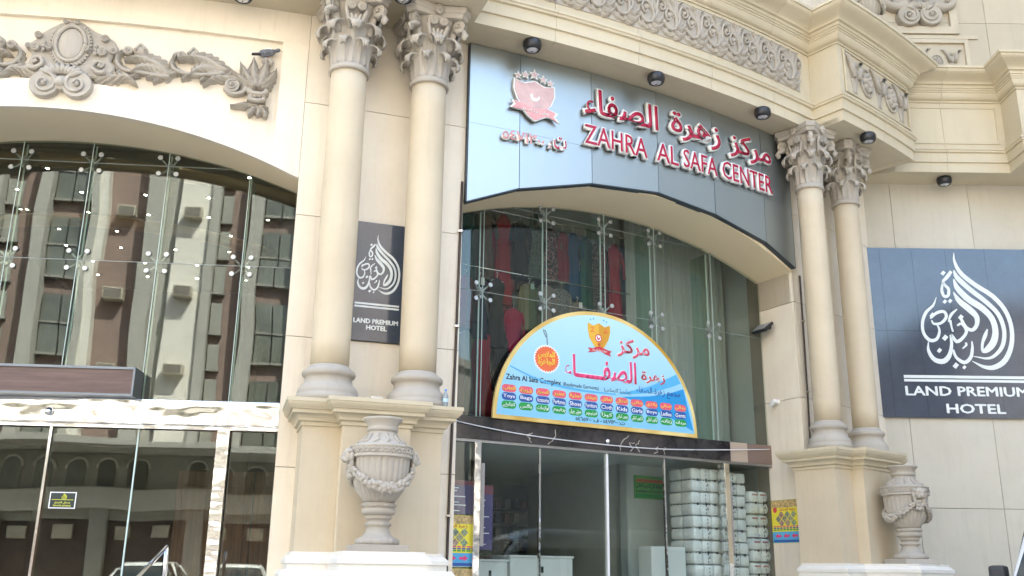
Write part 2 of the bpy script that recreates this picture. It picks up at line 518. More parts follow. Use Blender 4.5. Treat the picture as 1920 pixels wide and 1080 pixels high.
# ---- spandrel wall over the hotel entrance, with sunk panel and plain archivolt
sp = empty("spandrel_wall", None, building)
ph = frange(-0.96, 15.64, 60)
cyl_strip(MB(), ph, lambda p: arch_z(p, PHI_L) + 0.02, ZS, RW - 0.16, RW - 0.055).build("sunk_panel", M_PANEL, sp)
top = frange(-0.96, 15.64, 40)
cyl_strip(MB(), top, 7.765, ZS + 0.02, RW - 0.06, RW).build("top_band", M_PANEL, sp)
for a, b in ((14.72, 15.64), (-0.96, -0.06)):
    cyl_strip(MB(), frange(a, b, 4), lambda p: arch_z(p, PHI_L), 7.765, RW - 0.06, RW - 0.0003).build("side_band", M_PANEL, sp)
cyl_strip(MB(), frange(-0.06, 14.72, 60), lambda p: arch_z(p, PHI_L), lambda p: min(arch_z(p, PHI_L) + 0.355 + 0.0, 7.76), RW - 0.06, RW - 0.0006).build("archivolt", M_PANEL, sp)
# ---- wall above the shop arch (behind the sign)
cyl_strip(MB(), frange(21.56, 38.12, 40), lambda p: arch_z(p, PHI_C) + 0.014, ZS, RW - 0.10, RW - 0.001).build("shop_spandrel", M_PANEL, building)
# ---- intrados of both arches
def intrados(name, pc, fr):
    phis = frange(pc - HALF, pc + HALF, 48)
    vs_ = []
    for p in phis:
        f = pol(RW - 0.001, p, arch_z(p, pc) + 0.005)
        s = to_plane(f, fr); b = fr(s, f.z, -0.06)
        vs_ += [f, b, b + Vector((0, 0, .12)), f + Vector((0, 0, .12))]
    fs = []
    for i in range(len(phis) - 1):
        a, b = i * 4, i * 4 + 4
        fs += [(a, a + 1, b + 1, b), (a + 1, a + 2, b + 2, b + 1), (a + 2, a + 3, b + 3, b + 2), (a + 3, a, b, b + 3)]
    MB().add(vs_, fs, 0, False).build(name, M_SOFFIT, building)
intrados("entrance_arch_soffit", PHI_L, GL)
intrados("shop_arch_soffit", PHI_C, GC)

# ---- right bay: flat wall with large panels
YR = 15.55
right = empty("right_bay_wall", None, building)
MB().box(5.2, 13, YR + 0.022, YR + 0.6, -0.1, ZS).build("backing", M_JOINT, right)
xs = [5.15, 6.49, 7.845, 9.2, 10.55, 12.4]
for z0, z1 in zip(ROWS[:-1], ROWS[1:]):
    for i, (a, b) in enumerate(zip(xs[:-1], xs[1:])):
        dx = 0.07 if z0 >= 6.9 else 0.0
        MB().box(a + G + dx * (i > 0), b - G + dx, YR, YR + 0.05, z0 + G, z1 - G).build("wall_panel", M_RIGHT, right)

# ---- entablature: profiles swept along the broken plan line
def arc(r, a, b, step=0.45):
    n = max(2, int(abs(b - a) / step))
    return [pol(r, p).xy for p in frange(a, b, n)]
PATH_A = arc(20.0, -6.5, 15.45) + arc(20.52, 15.45, 21.26) + arc(20.0, 21.26, 38.30) + arc(20.52, 38.30, 44.40) + [Vector((5.95, 15.2))]
PATH_B = [Vector((6.02, 15.16)), Vector((6.46, 14.98)), Vector((7.35, 14.98)), Vector((8.40, 14.98)), Vector((8.40, 14.45)), Vector((12.4, 14.45))]
def offset_path(path, off):
    out = []
    for i, p in enumerate(path):
        d1 = (path[i] - path[i - 1]).normalized() if i else None
        d2 = (path[i + 1] - path[i]).normalized() if i < len(path) - 1 else None
        d1 = d1 or d2; d2 = d2 or d1
        n1 = Vector((d1.y, -d1.x)); n2 = Vector((d2.y, -d2.x))
        den = 1 + n1.dot(n2)
        out.append(p + (n1 + n2) * (off / max(den, 0.35)))
    return out
def sweep(path, i0, i1, prof, name, mat, parent, smooth=False, gap=0.0025):
    offs = [offset_path(path, o) for o, z in prof]
    m = len(prof); vs_ = []
    for i in range(i0, i1 + 1):
        for k, (o, z) in enumerate(prof):
            p = offs[k][i].copy()
            if i == i0 and i0 > 0: p += (offs[k][i + 1] - p).normalized() * gap
            if i == i1 and i1 < len(path) - 1: p += (offs[k][i - 1] - p).normalized() * gap
            vs_.append((p.x, p.y, z))
    fs = []
    for i in range(i1 - i0):
        for k in range(m):
            k2 = (k + 1) % m
            fs.append((i * m + k, (i + 1) * m + k, (i + 1) * m + k2, i * m + k2))
    fs.append(tuple(reversed(range(m)))); fs.append(tuple((i1 - i0) * m + k for k in range(m)))
    me = MB().add(vs_, fs, 0, False).mesh(name, mat)
    fix_normals(me)
    return link(name, me, parent)
P_ARCH = [(-0.12, ZS), (0.0, ZS), (0.0, 8.352), (0.028, 8.356), (0.028, 8.522), (0.06, 8.53), (0.066, 8.556), (0.082, 8.566), (0.082, 8.60), (0.02, 8.612), (-0.12, 8.615)]
P_FRIEZE = [(-0.12, 8.617), (0.0, 8.617), (0.0, 9.468), (-0.12, 9.468)]
def cyma(o0, z0, o1, z1, n=9):
    out = []
    for i in range(n + 1):
        t = i / n
        out.append((o0 + (o1 - o0) * (t - 0.16 * math.sin(2 * math.pi * t)) , z0 + (z1 - z0) * t))
    return out
P_CORN = ([(-0.12, 9.47), (0.02, 9.47), (0.02, 9.50)] + [(0.03 + 0.075 * math.sin(t * math.pi / 2), 9.505 + 0.11 * (1 - math.cos(t * math.pi / 2))) for t in frange(0, 1, 5)]
          + [(0.118, 9.62), (0.118, 9.648), (0.135, 9.652), (0.135, 9.682), (0.152, 9.686), (0.152, 9.735), (0.185, 9.742)]
          + cyma(0.19, 9.745, 0.40, 9.925) + [(0.425, 9.928), (0.425, 9.975), (-0.12, 10.0)])
def seams(path, phis):
    """indices of path points nearest to the given phis"""
    out = []
    for p in phis:
        best = min(range(len(path)), key=lambda i: min((path[i] - pol(rr, p).xy).length for rr in (20.0, 20.52)))
        out.append(best)
    return out
cutsA = sorted(set([0, len(PATH_A) - 1] + seams(PATH_A, [0.5, 4.3, 8.1, 11.9, 15.45, 18.4, 24.4, 28.1, 31.9, 35.6, 41.5])))
for nm, prof, mt in (("architrave", P_ARCH, M_MOULD), ("frieze", P_FRIEZE, M_MOULD), ("cornice", P_CORN, M_MOULD)):
    e = empty(nm, None, building)
    for a, b in zip(cutsA[:-1], cutsA[1:]): sweep(PATH_A, a, b, prof, nm + "_block", mt, e)
    for a, b in ((0, 2), (2, 5)): sweep(PATH_B, a, b, prof, nm + "_block", mt, e)
# soffit behind the architrave
so = MB()
def soffit_arc(r1, a, b):
    n = max(2, int((b - a) / 0.6)); ps = frange(a, b, n)
    cyl_strip(so, ps, ZS + 0.006, ZS + 0.08, 19.2, r1 - 0.10)
soffit_arc(20.0, -6.5, 15.45); soffit_arc(20.52, 15.45, 21.26); soffit_arc(20.0, 21.26, 38.30); soffit_arc(20.52, 38.30, 44.2)
so.hexa([Vector((x, y, z)) for z in (ZS + .006, ZS + .08) for x, y in ((5.3, 15.32), (6.5, 15.04), (6.5, 15.9), (5.3, 15.9))])
so.box(6.5, 12.4, 15.04, 15.9, ZS + .006, ZS + .08)
so.box(8.5, 12.4, 14.55, 15.04, ZS + .006, ZS + .08)
me = so.mesh("soffit", M_MOULD); fix_normals(me); link("soffit", me, building)
# raised frames of the frieze panels
fr_ = MB()
def frame_on(fr, s0, s1, z0, z1, w=0.035, t=0.014):
    M = fr.mat()
    fr_.box(s0, s1, -t, 0.01, z1 - w, z1, M=M); fr_.box(s0, s1, -t, 0.01, z0, z0 + w, M=M)
    fr_.box(s0, s0 + w, -t, 0.01, z0 + w, z1 - w, M=M); fr_.box(s1 - w, s1, -t, 0.01, z0 + w, z1 - w, M=M)
frame_on(Frame(0, 14.98, 0), 6.62, 8.30, 8.70, 9.40)
cyl_strip(fr_, frange(22.3, 37.5, 40), 9.405, 9.44, 19.99, 20.016)
for a, b in ((22.0, 22.3), (37.5, 37.62)): pass
f40 = Frame(*pol(20.52, 41.42).xy, 41.35)
frame_on(f40, -1.0, 1.02, 8.69, 9.43, 0.03, 0.016)
fr_.build("frieze_panel_frame", M_MOULD, building)

# ---- upper storeys (above the picture; they shade the street)
up = empty("upper_storeys", None, building)
M_UPWIN = plain("upper_window_glass", (0.05, 0.06, 0.07), 0.08, 0, 0.8)
cyl_strip(MB(), frange(-12, 44.2, 60), 9.99, 17.0, 19.0, 19.82).build("upper_wall", M_PANEL, up)
for zf in (10.9, 14.2):
    for p in (1.5, 7.3, 13.1, 21.0, 25.4, 29.8, 34.2, 38.6):
        fr = cyl_frame(19.83, p)
        o = MB().box(-0.55, 0.55, -0.03, 0.2, zf, zf + 1.9, M=fr.mat()).build("upper_window", M_UPWIN, up)
MB().box(-18, 13, 25.8, 26.3, -0.1, 17).build("rear_wall", M_PANEL, building)
MB().box(-18.3, -18, 9.5, 26.3, -0.1, 17).build("side_wall", M_PANEL, building)
MB().box(12.41, 12.8, 15.6, 26.3, -0.1, 17).build("side_wall", M_PANEL, building)
MB().box(-18.3, 13, 9.8, 26.3, 17.0, 17.3).build("roof", M_PANEL, building)
# right-bay upper wall
ur = empty("upper_right_wall", None, building)
YU = 15.25
MB().box(5.2, 13, YU + 0.02, YU + 0.7, 9.97, 17.0).build("backing", M_JOINT, ur)
MB().box(-18.3, 5.2, 15.0, 26, 16.4, 16.9).build("roof_slab", M_PANEL, building)
for (x0, x1, z0, z1) in ((5.25, 8.50, 9.98, 11.22), (8.50, 10.2, 9.98, 11.22), (5.25, 8.50, 11.22, 12.4), (8.50, 10.2, 11.22, 12.4), (10.2, 12.4, 9.98, 12.4), (5.25, 12.4, 12.4, 16.99)):
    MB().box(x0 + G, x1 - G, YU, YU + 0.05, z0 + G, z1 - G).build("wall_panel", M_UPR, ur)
# framed sunk panels on it
def raised_frame(name, x0, x1, z0, z1, w, t):
    m = MB()
    m.box(x0, x1, YU - t, YU + 0.004, z1 - w, z1); m.box(x0, x1, YU - t, YU + 0.004, z0, z0 + w)
    m.box(x0, x0 + w, YU - t, YU + 0.004, z0 + w, z1 - w); m.box(x1 - w, x1, YU - t, YU + 0.004, z0 + w, z1 - w)
    return m.build(name, M_UPR, ur)
raised_frame("panel_frame", 6.2, 8.11, 10.13, 10.86, 0.07, 0.05)
raised_frame("panel_frame", 6.45, 7.97, 10.965, 13.3, 0.14, 0.07)
MB().box(6.2, 8.3, YU - .03, YU + .004, 10.88, 10.955).build("string_course", M_UPR, ur)
# ================================================================ relief helpers (x along the wall, y negative = towards the street, z up)
def spline(pts, n=20):
    """Catmull-Rom through points of any dimension"""
    P = [Vector(p) for p in pts]
    P = [P[0] * 2 - P[1]] + P + [P[-1] * 2 - P[-2]]
    out = []
    seg = len(P) - 3
    for i in range(n + 1):
        u = i / n * seg; k = min(int(u), seg - 1); t = u - k
        a, b, c, d = P[k:k + 4]
        out.append(0.5 * ((2 * b) + (c - a) * t + (2 * a - 5 * b + 4 * c - d) * t * t + (3 * b - a - 3 * c + d) * t ** 3))
    return out
def warp(mb, fn):
    mb.v = [tuple(fn(Vector(p))) for p in mb.v]
    return mb
def acanthus(mb, axis, w, h, lobes=6, n=34, m=8, tip=0.12, curl=0.5, mi=0):
    """a carved leaf: lobed outline, raised midrib, grooves between the lobes, edges falling back to the wall"""
    ax = spline([Vector((a[0], a[1])) for a in axis], n)
    top = []
    for i, p in enumerate(ax):
        t = i / n
        d = (ax[min(i + 1, n)] - ax[max(i - 1, 0)]).normalized(); nr = Vector((-d.y, d.x))
        env = (0.35 + 0.9 * math.sin(math.pi * min(1, t * 0.9 + 0.12)) ** 0.8) * (1 - t ** 5 * (1 - tip))
        lob = 0.56 + 0.44 * abs(math.sin(math.pi * lobes * t)) ** 0.7
        row = []
        for k in range(-m, m + 1):
            u = k / m
            wd = w * env * (1 - (1 - lob) * abs(u) ** 1.2)
            q = p + nr * (u * wd) + d * (abs(u) * wd * -0.35)
            hh = h * ((1 - abs(u) ** 2.2) * 0.75 + 0.25) * (0.75 + curl * t * t)
            hh += h * 0.28 * math.exp(-(u * 6) ** 2) - h * 0.22 * (1 - abs(math.sin(math.pi * (lobes * t + abs(u) * 0.7)))) * min(1, abs(u) * 2)
            hh += h * 0.26 * math.cos(2 * math.pi * (lobes * 1.0 * t + abs(u) * 1.6)) * min(1, abs(u) * 3) * (1 - .4 * abs(u))
            row.append(Vector((q.x, -hh, q.y)))
        top.append(row)
    W = 2 * m + 1
    vs_ = [v for r in top for v in r] + [Vector((v.x, 0.02, v.z)) for r in top for v in (r[0], r[-1])]
    fs = []
    for i in range(n):
        for k in range(W - 1):
            fs.append((i * W + k, i * W + k + 1, (i + 1) * W + k + 1, (i + 1) * W + k))
        b = (n + 1) * W
        fs.append((i * W, (i + 1) * W, b + (i + 1) * 2, b + i * 2))
        fs.append(((i + 1) * W + W - 1, i * W + W - 1, b + i * 2 + 1, b + (i + 1) * 2 + 1))
    b = (n + 1) * W
    fs.append(tuple([n * W + k for k in range(W)] + [b + n * 2 + 1, b + n * 2]))
    fs.append(tuple([k for k in reversed(range(W))] + [b, b + 1]))
    mb.add(vs_, fs, mi, True)
def scroll_disc(mb, x, z, r, h=0.05, turns=1.6, ccw=1, start=0.0, mi=0):
    """volute end: a drum with a raised spiral on its face"""
    n = 20
    M = Matrix.Translation((x, 0.02, z)) @ Matrix.Rotation(R(90), 4, 'X')
    mb.lathe([(r, 0), (r, h * 0.86 + 0.02), (r * 0.94, h + 0.015), (r * 0.2, h * 0.86 + 0.02), (0.001, h * 0.86 + 0.02)], n, M, mi, False, False)
    pts = []; rad = []
    N = 34
    for i in range(N + 1):
        t = i / N; a = start + ccw * t * turns * 2 * math.pi; q = r * (0.84 - 0.70 * t)
        pts.append((x + q * math.cos(a), -h * (0.92 + 0.25 * t), z + q * math.sin(a))); rad.append(r * (0.13 - 0.05 * t))
    mb.tube(pts, rad, 6, mi, True, 1.0, (0, 1, 0))
    mb.lathe([(r * 0.2, 0), (r * 0.17, r * 0.12), (0.001, r * 0.2)], 10, Matrix.Translation((x, -h * 0.95, z)) @ Matrix.Rotation(R(90), 4, 'X'), mi, True, False)
def rel_tube(mb, pts, r0, r1, h, n=24, mi=0):
    """raised stem through (x,z) points"""
    sp_ = spline([Vector((a[0], a[1])) for a in pts], n)
    rad = [r0 + (r1 - r0) * i / n for i in range(n + 1)]
    mb.tube([(p.x, -h, p.y) for p in sp_], rad, 8, mi, True, 1.3, (0, 1, 0))
    # the stem stands on a low web so that it is part of the carving
    mb.ribbon([(p.x, p.y) for p in sp_], [rr * 1.7 for rr in rad], -h, 0.02, mi)
def ball(mb, x, z, r, y=0.0, sy=1.0, mi=0, n=10):
    prof = [(max(0.001, r * math.sin(math.pi * i / 8)), -r * math.cos(math.pi * i / 8)) for i in range(9)]
    mb.lathe(prof, n, Matrix.Translation((x, y, z)) @ Matrix.Diagonal((1, sy, 1, 1)), mi, True, False)

# ================================================================ COLUMNS
def col_meshes():
    S = {}
    m = MB().lathe([(.335, 0), (.335, .075), (.32, .08), (.325, .10), (.318, .135), (.29, .175), (.262, .20), (.252, .235), (.252, .265), (.262, .275), (.282, .29), (.288, .315), (.28, .34), (.262, .352), (.24, .358), (.236, .375), (.222, .385), (.212, .40)], 48)
    S['base'] = (m.mesh("base", M_GREY), None)
    prof = [(.208 + .004 * math.sin(math.pi * t), .398 + 3.505 * t) for t in frange(0, 1, 12)]
    S['shaft'] = (MB().lathe(prof, 48).mesh("shaft", M_COLUMN), None)
    bell = [(.213, 3.90), (.236, 3.905), (.243, 3.925), (.236, 3.945), (.228, 3.95), (.232, 3.962), (.226, 3.975), (.211, 3.98), (.213, 4.1), (.222, 4.3), (.24, 4.48), (.27, 4.62), (.315, 4.71), (.33, 4.735), (.30, 4.75)]
    S['capital_bell'] = (MB().lathe(bell, 48).mesh("capital_bell", M_GREY), None)
    # abacus with concave sides and cut corners
    out = []
    for q in range(4):
        for i in range(-5, 6):
            a = R(90 * q) + R(37) * i / 5
            t = abs(i / 5)
            rr = 0.335 + 0.175 * t ** 2.2
            out.append((rr * math.cos(a), rr * math.sin(a)))
    m = MB()
    def ring(f, z): return [Vector((x * f, y * f, z)) for x, y in out]
    lev = [(.90, 4.735), (.93, 4.745), (.95, 4.79), (1.0, 4.80), (1.02, 4.83), (1.02, 4.872)]
    n = len(out); vs_ = []
    for f, z in lev: vs_ += ring(f, z)
    fs = [(i * n + k, i * n + (k + 1) % n, (i + 1) * n + (k + 1) % n, (i + 1) * n + k) for i in range(len(lev) - 1) for k in range(n)]
    fs += [tuple(reversed(range(n))), tuple((len(lev) - 1) * n + k for k in range(n))]
    m.add(vs_, fs); S['abacus'] = (m.mesh("abacus", M_GREY), None)
    return S
def leaf_mesh(z0, h, c, w, over=1.25, name="leaf"):
    """capital leaf in its own x (tangent), y (outwards), z frame: climbs the bell, curls out and over"""
    def bell_r(z): return 0.215 + 0.012 * max(0, (z - 4.1) / .2) + 0.05 * max(0, (z - 4.35) / .25) ** 2
    cl = []
    for i in range(8):
        z = z0 + (h - c) * i / 7; cl.append((bell_r(z) + 0.008 + 0.02 * (i / 7) ** 2, z))
    r1, z1 = cl[-1]
    for i in range(1, 11):
        a = math.pi - i / 10 * math.pi * over
        cl.append((r1 + c * (1 + math.cos(a)) * 1.15, z1 + c * math.sin(a) * 0.95))
    N = len(cl); m_ = 5; mb = MB(); front = []; back = []
    for i, (r, z) in enumerate(cl):
        t = i / (N - 1)
        ww = w * (0.62 + 0.42 * math.sin(math.pi * min(1, t * 1.05) ** 1.1) - 0.30 * max(0, t - .75) / .25) * (1 + 0.06 * math.sin(t * 34))
        d = Vector((cl[min(i + 1, N - 1)][0] - cl[max(i - 1, 0)][0], cl[min(i + 1, N - 1)][1] - cl[max(i - 1, 0)][1])).normalized()
        nr = Vector((d.y, -d.x))           # outwards of the leaf's face
        for k in range(-m_, m_ + 1):
            u = k / m_
            # ribs and hollow
            off = 0.010 * math.cos(u * 11) * (1 - t * .3) - 0.022 * u * u
            bend = -0.045 * u * u
            fr_ = Vector((u * ww, r + bend + nr.x * off, z + nr.y * off))
            front.append(fr_); back.append(fr_ - Vector((0, nr.x, nr.y)) * 0.022)
    W = 2 * m_ + 1
    o = len(front); fs = []
    for i in range(N - 1):
        for k in range(W - 1):
            a = i * W + k
            fs.append((a, a + 1, a + W + 1, a + W)); fs.append((o + a + 1, o + a, o + a + W, o + a + W + 1))
        fs.append((i * W, (i + 1) * W, o + (i + 1) * W, o + i * W)); fs.append(((i + 1) * W + W - 1, i * W + W - 1, o + i * W + W - 1, o + (i + 1) * W + W - 1))
    e = (N - 1) * W
    fs += [(e + k, e + k + 1, o + e + k + 1, o + e + k) for k in range(W - 1)]
    mb.add(front + back, fs, 0, True)
    # the rolled tip with its concentric ridges
    r, z = cl[-3]
    for q, (rr, dy) in enumerate(((w * .62, 0.0), (w * .44, .016), (w * .26, .03))):
        prof = [(max(.001, rr * math.sin(math.pi * i / 8)), -rr * math.cos(math.pi * i / 8)) for i in range(9)]
        mb.lathe(prof, 14, Matrix.Translation((0, r - 0.012 + dy, z + 0.004)) @ Matrix.Diagonal((1, 0.42, 0.72, 1)), 0, True, False)
    me = mb.mesh(name, M_GREY); fix_normals(me)
    return me
def volute_mesh():
    mb = MB(); tmp = MB()
    for side in (1, -1):
        t2 = MB(); scroll_disc(t2, 0.395, 4.655, 0.085, 0.035, 1.5, 1, math.pi * .6)
        # discs face sideways; mirror for the other side. here x = outwards, y = sideways
        warp(t2, lambda p: Vector((p.y * side if False else (-p.y) * side * -1, p.x, p.z)))
        tmp.v += []; mb.add(t2.v, t2.f, 0, False)
    mb.tube([(0, .25, 4.36), (0, .275, 4.48), (0, .315, 4.60), (0, .36, 4.69), (0, .41, 4.735)], [.05, .05, .048, .046, .04], 8, 0, True, 0.8)
    # the leaf tip hanging under the corner
    mb.tube([(0, .34, 4.60), (0, .40, 4.585), (0, .455, 4.57), (0, .475, 4.52), (0, .468, 4.47)], [.06, .072, .068, .055, .022], 8, 0, True, 0.55)
    me = mb.mesh("volute", M_GREY); fix_normals(me); return me
def helix_mesh():
    mb = MB()
    for sx in (-1, 1):
        t = MB(); scroll_disc(t, sx * 0.062, 4.655, 0.052, 0.03, 1.4, -sx, math.pi / 2)
        warp(t, lambda p: Vector((p.x, -p.y + 0.325, p.z))); mb.add(t.v, t.f, 0, False)
        mb.tube([(sx * .05, .26, 4.40), (sx * .085, .29, 4.50), (sx * .118, .315, 4.60), (sx * .11, .335, 4.69), (sx * .06, .34, 4.71)], [.022, .024, .024, .022, .018], 6)
    # little palmette between them
    for a in (-0.5, 0, 0.5):
        mb.tube([(0, .27, 4.43), (a * .07, .295, 4.50), (a * .12, .31, 4.56)], [.018, .024, .012], 6)
    me = mb.mesh("helix", M_GREY); fix_normals(me); return me
def fleuron_mesh():
    mb = MB()
    for k in range(8):
        a = k * math.pi / 4
        ball(mb, 0.032 * math.cos(a), 4.815 + 0.042 * math.sin(a), 0.03, 0.352, 0.8)
    ball(mb, 0, 4.815, 0.026, 0.375)
    me = mb.mesh("fleuron", M_GREY); fix_normals(me); return me
CM = col_meshes()
LEAF_LO = leaf_mesh(3.985, 0.255, 0.045, 0.068)
LEAF_HI = leaf_mesh(3.99, 0.46, 0.06, 0.10)
VOL, HEL, FLE = volute_mesh(), helix_mesh(), fleuron_mesh()
def column(p, k=1.0):
    c = empty("column", WORLD[building.name].inverted() @ cyl_frame(RC, p).mat(0, 3.30, 0) @ Matrix.Diagonal((k, k, 1, 1)), building)
    for k, (me, _) in CM.items(): link(k, me, c, I4)
    def turned(name, me, a): link(name, me, c, Matrix.Rotation(R(a + 180), 4, 'Z'))
    for k in range(8):
        turned("leaf", LEAF_LO, 22.5 + 45 * k)
        turned("leaf", LEAF_HI, 45 * k)
    for k in range(4):
        turned("volute", VOL, 45 + 90 * k); turned("helix", HEL, 90 * k); turned("fleuron", FLE, 90 * k)
# the leaf profiles are written with absolute column heights
def shift(me, dz):
    for v in me.vertices: v.co.z += dz
for p, k in ((17.0, 1.0), (19.8, 1.0), (38.15, .90), (41.0, .90)): column(p, k)

# ================================================================ COLUMN PEDESTALS
def offset_poly(poly, off):
    out = []; n = len(poly)
    for i in range(n):
        d1 = (poly[i] - poly[i - 1]).normalized(); d2 = (poly[(i + 1) % n] - poly[i]).normalized()
        n1 = Vector((d1.y, -d1.x)); n2 = Vector((d2.y, -d2.x))
        out.append(poly[i] + (n1 + n2) * (off / max(1 + n1.dot(n2), 0.3)))
    return out
def loft(poly, prof, name, mat, parent):
    vs_ = []; n = len(poly)
    for o, z in prof: vs_ += [(q.x, q.y, z) for q in offset_poly(poly, o)]
    fs = [(i * n + k, i * n + (k + 1) % n, (i + 1) * n + (k + 1) % n, (i + 1) * n + k) for i in range(len(prof) - 1) for k in range(n)]
    fs += [tuple(reversed(range(n))), tuple((len(prof) - 1) * n + k for k in range(n))]
    me = MB().add(vs_, fs).mesh(name, mat); fix_normals(me)
    return link(name, me, parent)
def pedestal(pc):
    e = empty("column_pedestal", None, building)
    def plan(w, m, rw, rm):
        return ([pol(19.40, pc - w).xy] + [pol(rw, p).xy for p in frange(pc - w, pc - m, 3)] + [pol(rm, p).xy for p in frange(pc - m, pc + m, 4)]
                + [pol(rw, p).xy for p in frange(pc + m, pc + w, 3)] + [pol(19.40, pc + w).xy])
    P = plan(2.12, 1.0, 20.06, 20.24)
    loft(P, [(0, 1.55), (0, 3.035)], "die", M_COLUMN, e)
    cap = ([(0.002, 3.03), (0.018, 3.032), (0.018, 3.07), (0.045, 3.078)] + [(0.05 + 0.06 * (1 - math.cos(t * math.pi / 2)), 3.082 + 0.065 * math.sin(t * math.pi / 2)) for t in frange(0, 1, 4)]
           + [(0.12, 3.15), (0.12, 3.185), (0.14, 3.19)] + [(0.142 + 0.035 * math.sin(t * math.pi / 2), 3.195 + 0.06 * t) for t in frange(0, 1, 4)] + [(0.185, 3.258), (0.185, 3.298), (0.17, 3.301)])
    loft(P, cap, "cap", M_MOULD, e)
    B = plan(2.42, 1.22, 20.22, 21.02)
    loft(B, [(0.05, -0.1), (0.05, 0.3), (0.0, 0.34), (0, 1.50), (0.03, 1.515), (0.03, 1.56), (0.0, 1.60)], "plinth", M_BASE, e)
    B2 = plan(2.30, 1.16, 20.18, 20.96)
    loft(B2, [(0.0, 1.60), (0.0, 1.655), (0.018, 1.66), (0.018, 1.70), (-0.02, 1.735), (-0.03, 1.742), (-0.03, 1.772)], "plinth_top", M_BASE, e)
pedestal(18.4)
pedestal(39.65)

# ================================================================ URNS
def urn_thing():
    u = empty("urn", I4)
    m = MB().bbox(-.25, .25, -.25, .25, 0, .065, .008); m.build("plinth", M_GREY, u, I4)
    def scal(a, i): return 1 + 0.03 * math.cos(a * 16)
    MB().lathe([(.205, .066), (.212, .085), (.205, .115), (.188, .128), (.17, .132), (.14, .155), (.118, .19), (.108, .225), (.112, .24), (.13, .25), (.128, .268), (.108, .275), (.105, .30), (.128, .31), (.134, .325), (.122, .338), (.128, .345), (.158, .355), (.166, .385), (.16, .405), (.142, .415), (.168, .425), (.172, .445), (.155, .462)], 64,
               mod=lambda a, i: (1 + 0.035 * math.cos(a * 18)) if i in (1, 2, 9, 10, 11, 21, 22) else 1.0).build("foot", M_GREY, u, I4)
    def flute(a, i):
        return 1 - 0.035 * (abs(math.sin(a * 14)) ** 0.35 < 0.72) if 0 < i < 11 else 1
    prof = [(.150, .462), (.165, .49), (.20, .53), (.228, .57), (.252, .62), (.266, .67), (.274, .72), (.28, .78), (.284, .84), (.287, .875), (.287, .888), (.291, .892)]
    MB().lathe(prof, 168, mod=lambda a, i: 1 - (0.045 if 0 < i < 10 else 0) * (1 - abs(math.sin(a * 14)) ** 0.5)).build("body", M_GREY, u, I4)
    b = MB().lathe([(.296, .888), (.312, .892), (.314, .905), (.306, .912), (.306, .985), (.314, .992), (.314, 1.005), (.296, 1.01), (.28, 1.012)], 64)
    for k in range(30):
        a = 2 * math.pi * k / 30
        pts = [((.309) * math.cos(a + .09 * math.cos(q)), .309 * math.sin(a + .09 * math.cos(q)), .93 + .04 * math.sin(q)) for q in frange(0, math.pi, 8)]
        b.tube(pts, .008, 5)
        ball(b, .308 * math.cos(a), .935, .013, .308 * math.sin(a))
    b.build("band", M_GREY, u, I4)
    nk = MB().lathe([(.285, 1.01), (.26, 1.022), (.215, 1.045), (.175, 1.08), (.15, 1.115), (.138, 1.145), (.137, 1.155), (.152, 1.16), (.155, 1.185), (.148, 1.195), (.15, 1.21), (.165, 1.24), (.188, 1.265), (.197, 1.275), (.197, 1.29), (.18, 1.29), (.15, 1.25), (.13, 1.20), (.001, 1.19)], 48, caps=False)
    for k in range(12):
        a = 2 * math.pi * k / 12
        pts = [(r * math.cos(a + tw), r * math.sin(a + tw), z) for r, z, tw in ((.245, 1.035, -.05), (.20, 1.06, .08), (.17, 1.095, .0), (.152, 1.125, .1))]
        nk.tube(pts, [.012, .018, .014, .006], 6)
    nk.build("neck", M_GREY, u, I4)
    # mask handles and swags
    for k in (0, 1):
        mk_ = MB()
        A = Matrix.Rotation(math.pi * k, 4, 'Z')
        def B(x, y, z, r, sx=1, sy=1, sz=1):
            prof = [(max(.001, r * math.sin(math.pi * i / 8)), -r * math.cos(math.pi * i / 8)) for i in range(9)]
            mk_.lathe(prof, 12, A @ Matrix.Translation((x, y, z)) @ Matrix.Diagonal((sx, sy, sz, 1)), 0, True, False)
        B(.325, 0, .905, .075, .8, 1, 1.05); B(.37, 0, .875, .04, 1, .8, .8); B(.37, 0, .90, .022, 1.2, .7, 1.6)
        for s in (-1, 1):
            B(.365, s * .032, .925, .018); B(.33, s * .075, .945, .026); B(.355, s * .03, .858, .024)
            B(.315, s * .085, .89, .03, .8, .8, 1.6); B(.31, s * .07, .83, .03, .7, .8, 1.7)
        for q in range(9): B(.30 + .01 * (q % 2), (q % 3 - 1) * .035, .80 - .028 * (q // 3 * 1.6), .03, .8, 1, 1)
        mk_.build("mask_handle", M_GREY, u, I4)
        g = MB()
        rnd = random.Random(5 + k)
        for i in range(46):
            t = i / 45
            a = math.pi * k + t * math.pi
            dip = math.sin(math.pi * t)
            z = .88 - .29 * dip ** 0.75
            rr = (.30 if z > .72 else .285) + .012 - max(0, .66 - z) * .45
            size = .022 + .020 * dip
            for j in range(3):
                th = rnd.random() * 6.28
                q = Vector(((rr + .012 * math.cos(th)) * math.cos(a), (rr + .012 * math.cos(th)) * math.sin(a), z + size * .8 * math.sin(th)))
                prof = [(max(.001, size * .72 * math.sin(math.pi * i2 / 5)), -size * .72 * math.cos(math.pi * i2 / 5)) for i2 in range(6)]
                g.lathe(prof, 7, Matrix.Translation(q), 0, True, False)
        g.build("garland", M_GREY, u, I4)
    return u
urn = urn_thing()
tag(urn, "grey carved stone urn with swags, full front view, before the left column pedestal", "urn", "garlanded stone urns")
urn.matrix_basis = cyl_frame(20.62, 18.36).mat(0, 1.772, 0) @ Matrix.Rotation(R(4), 4, 'Z'); WORLD[urn.name] = urn.matrix_basis.copy()
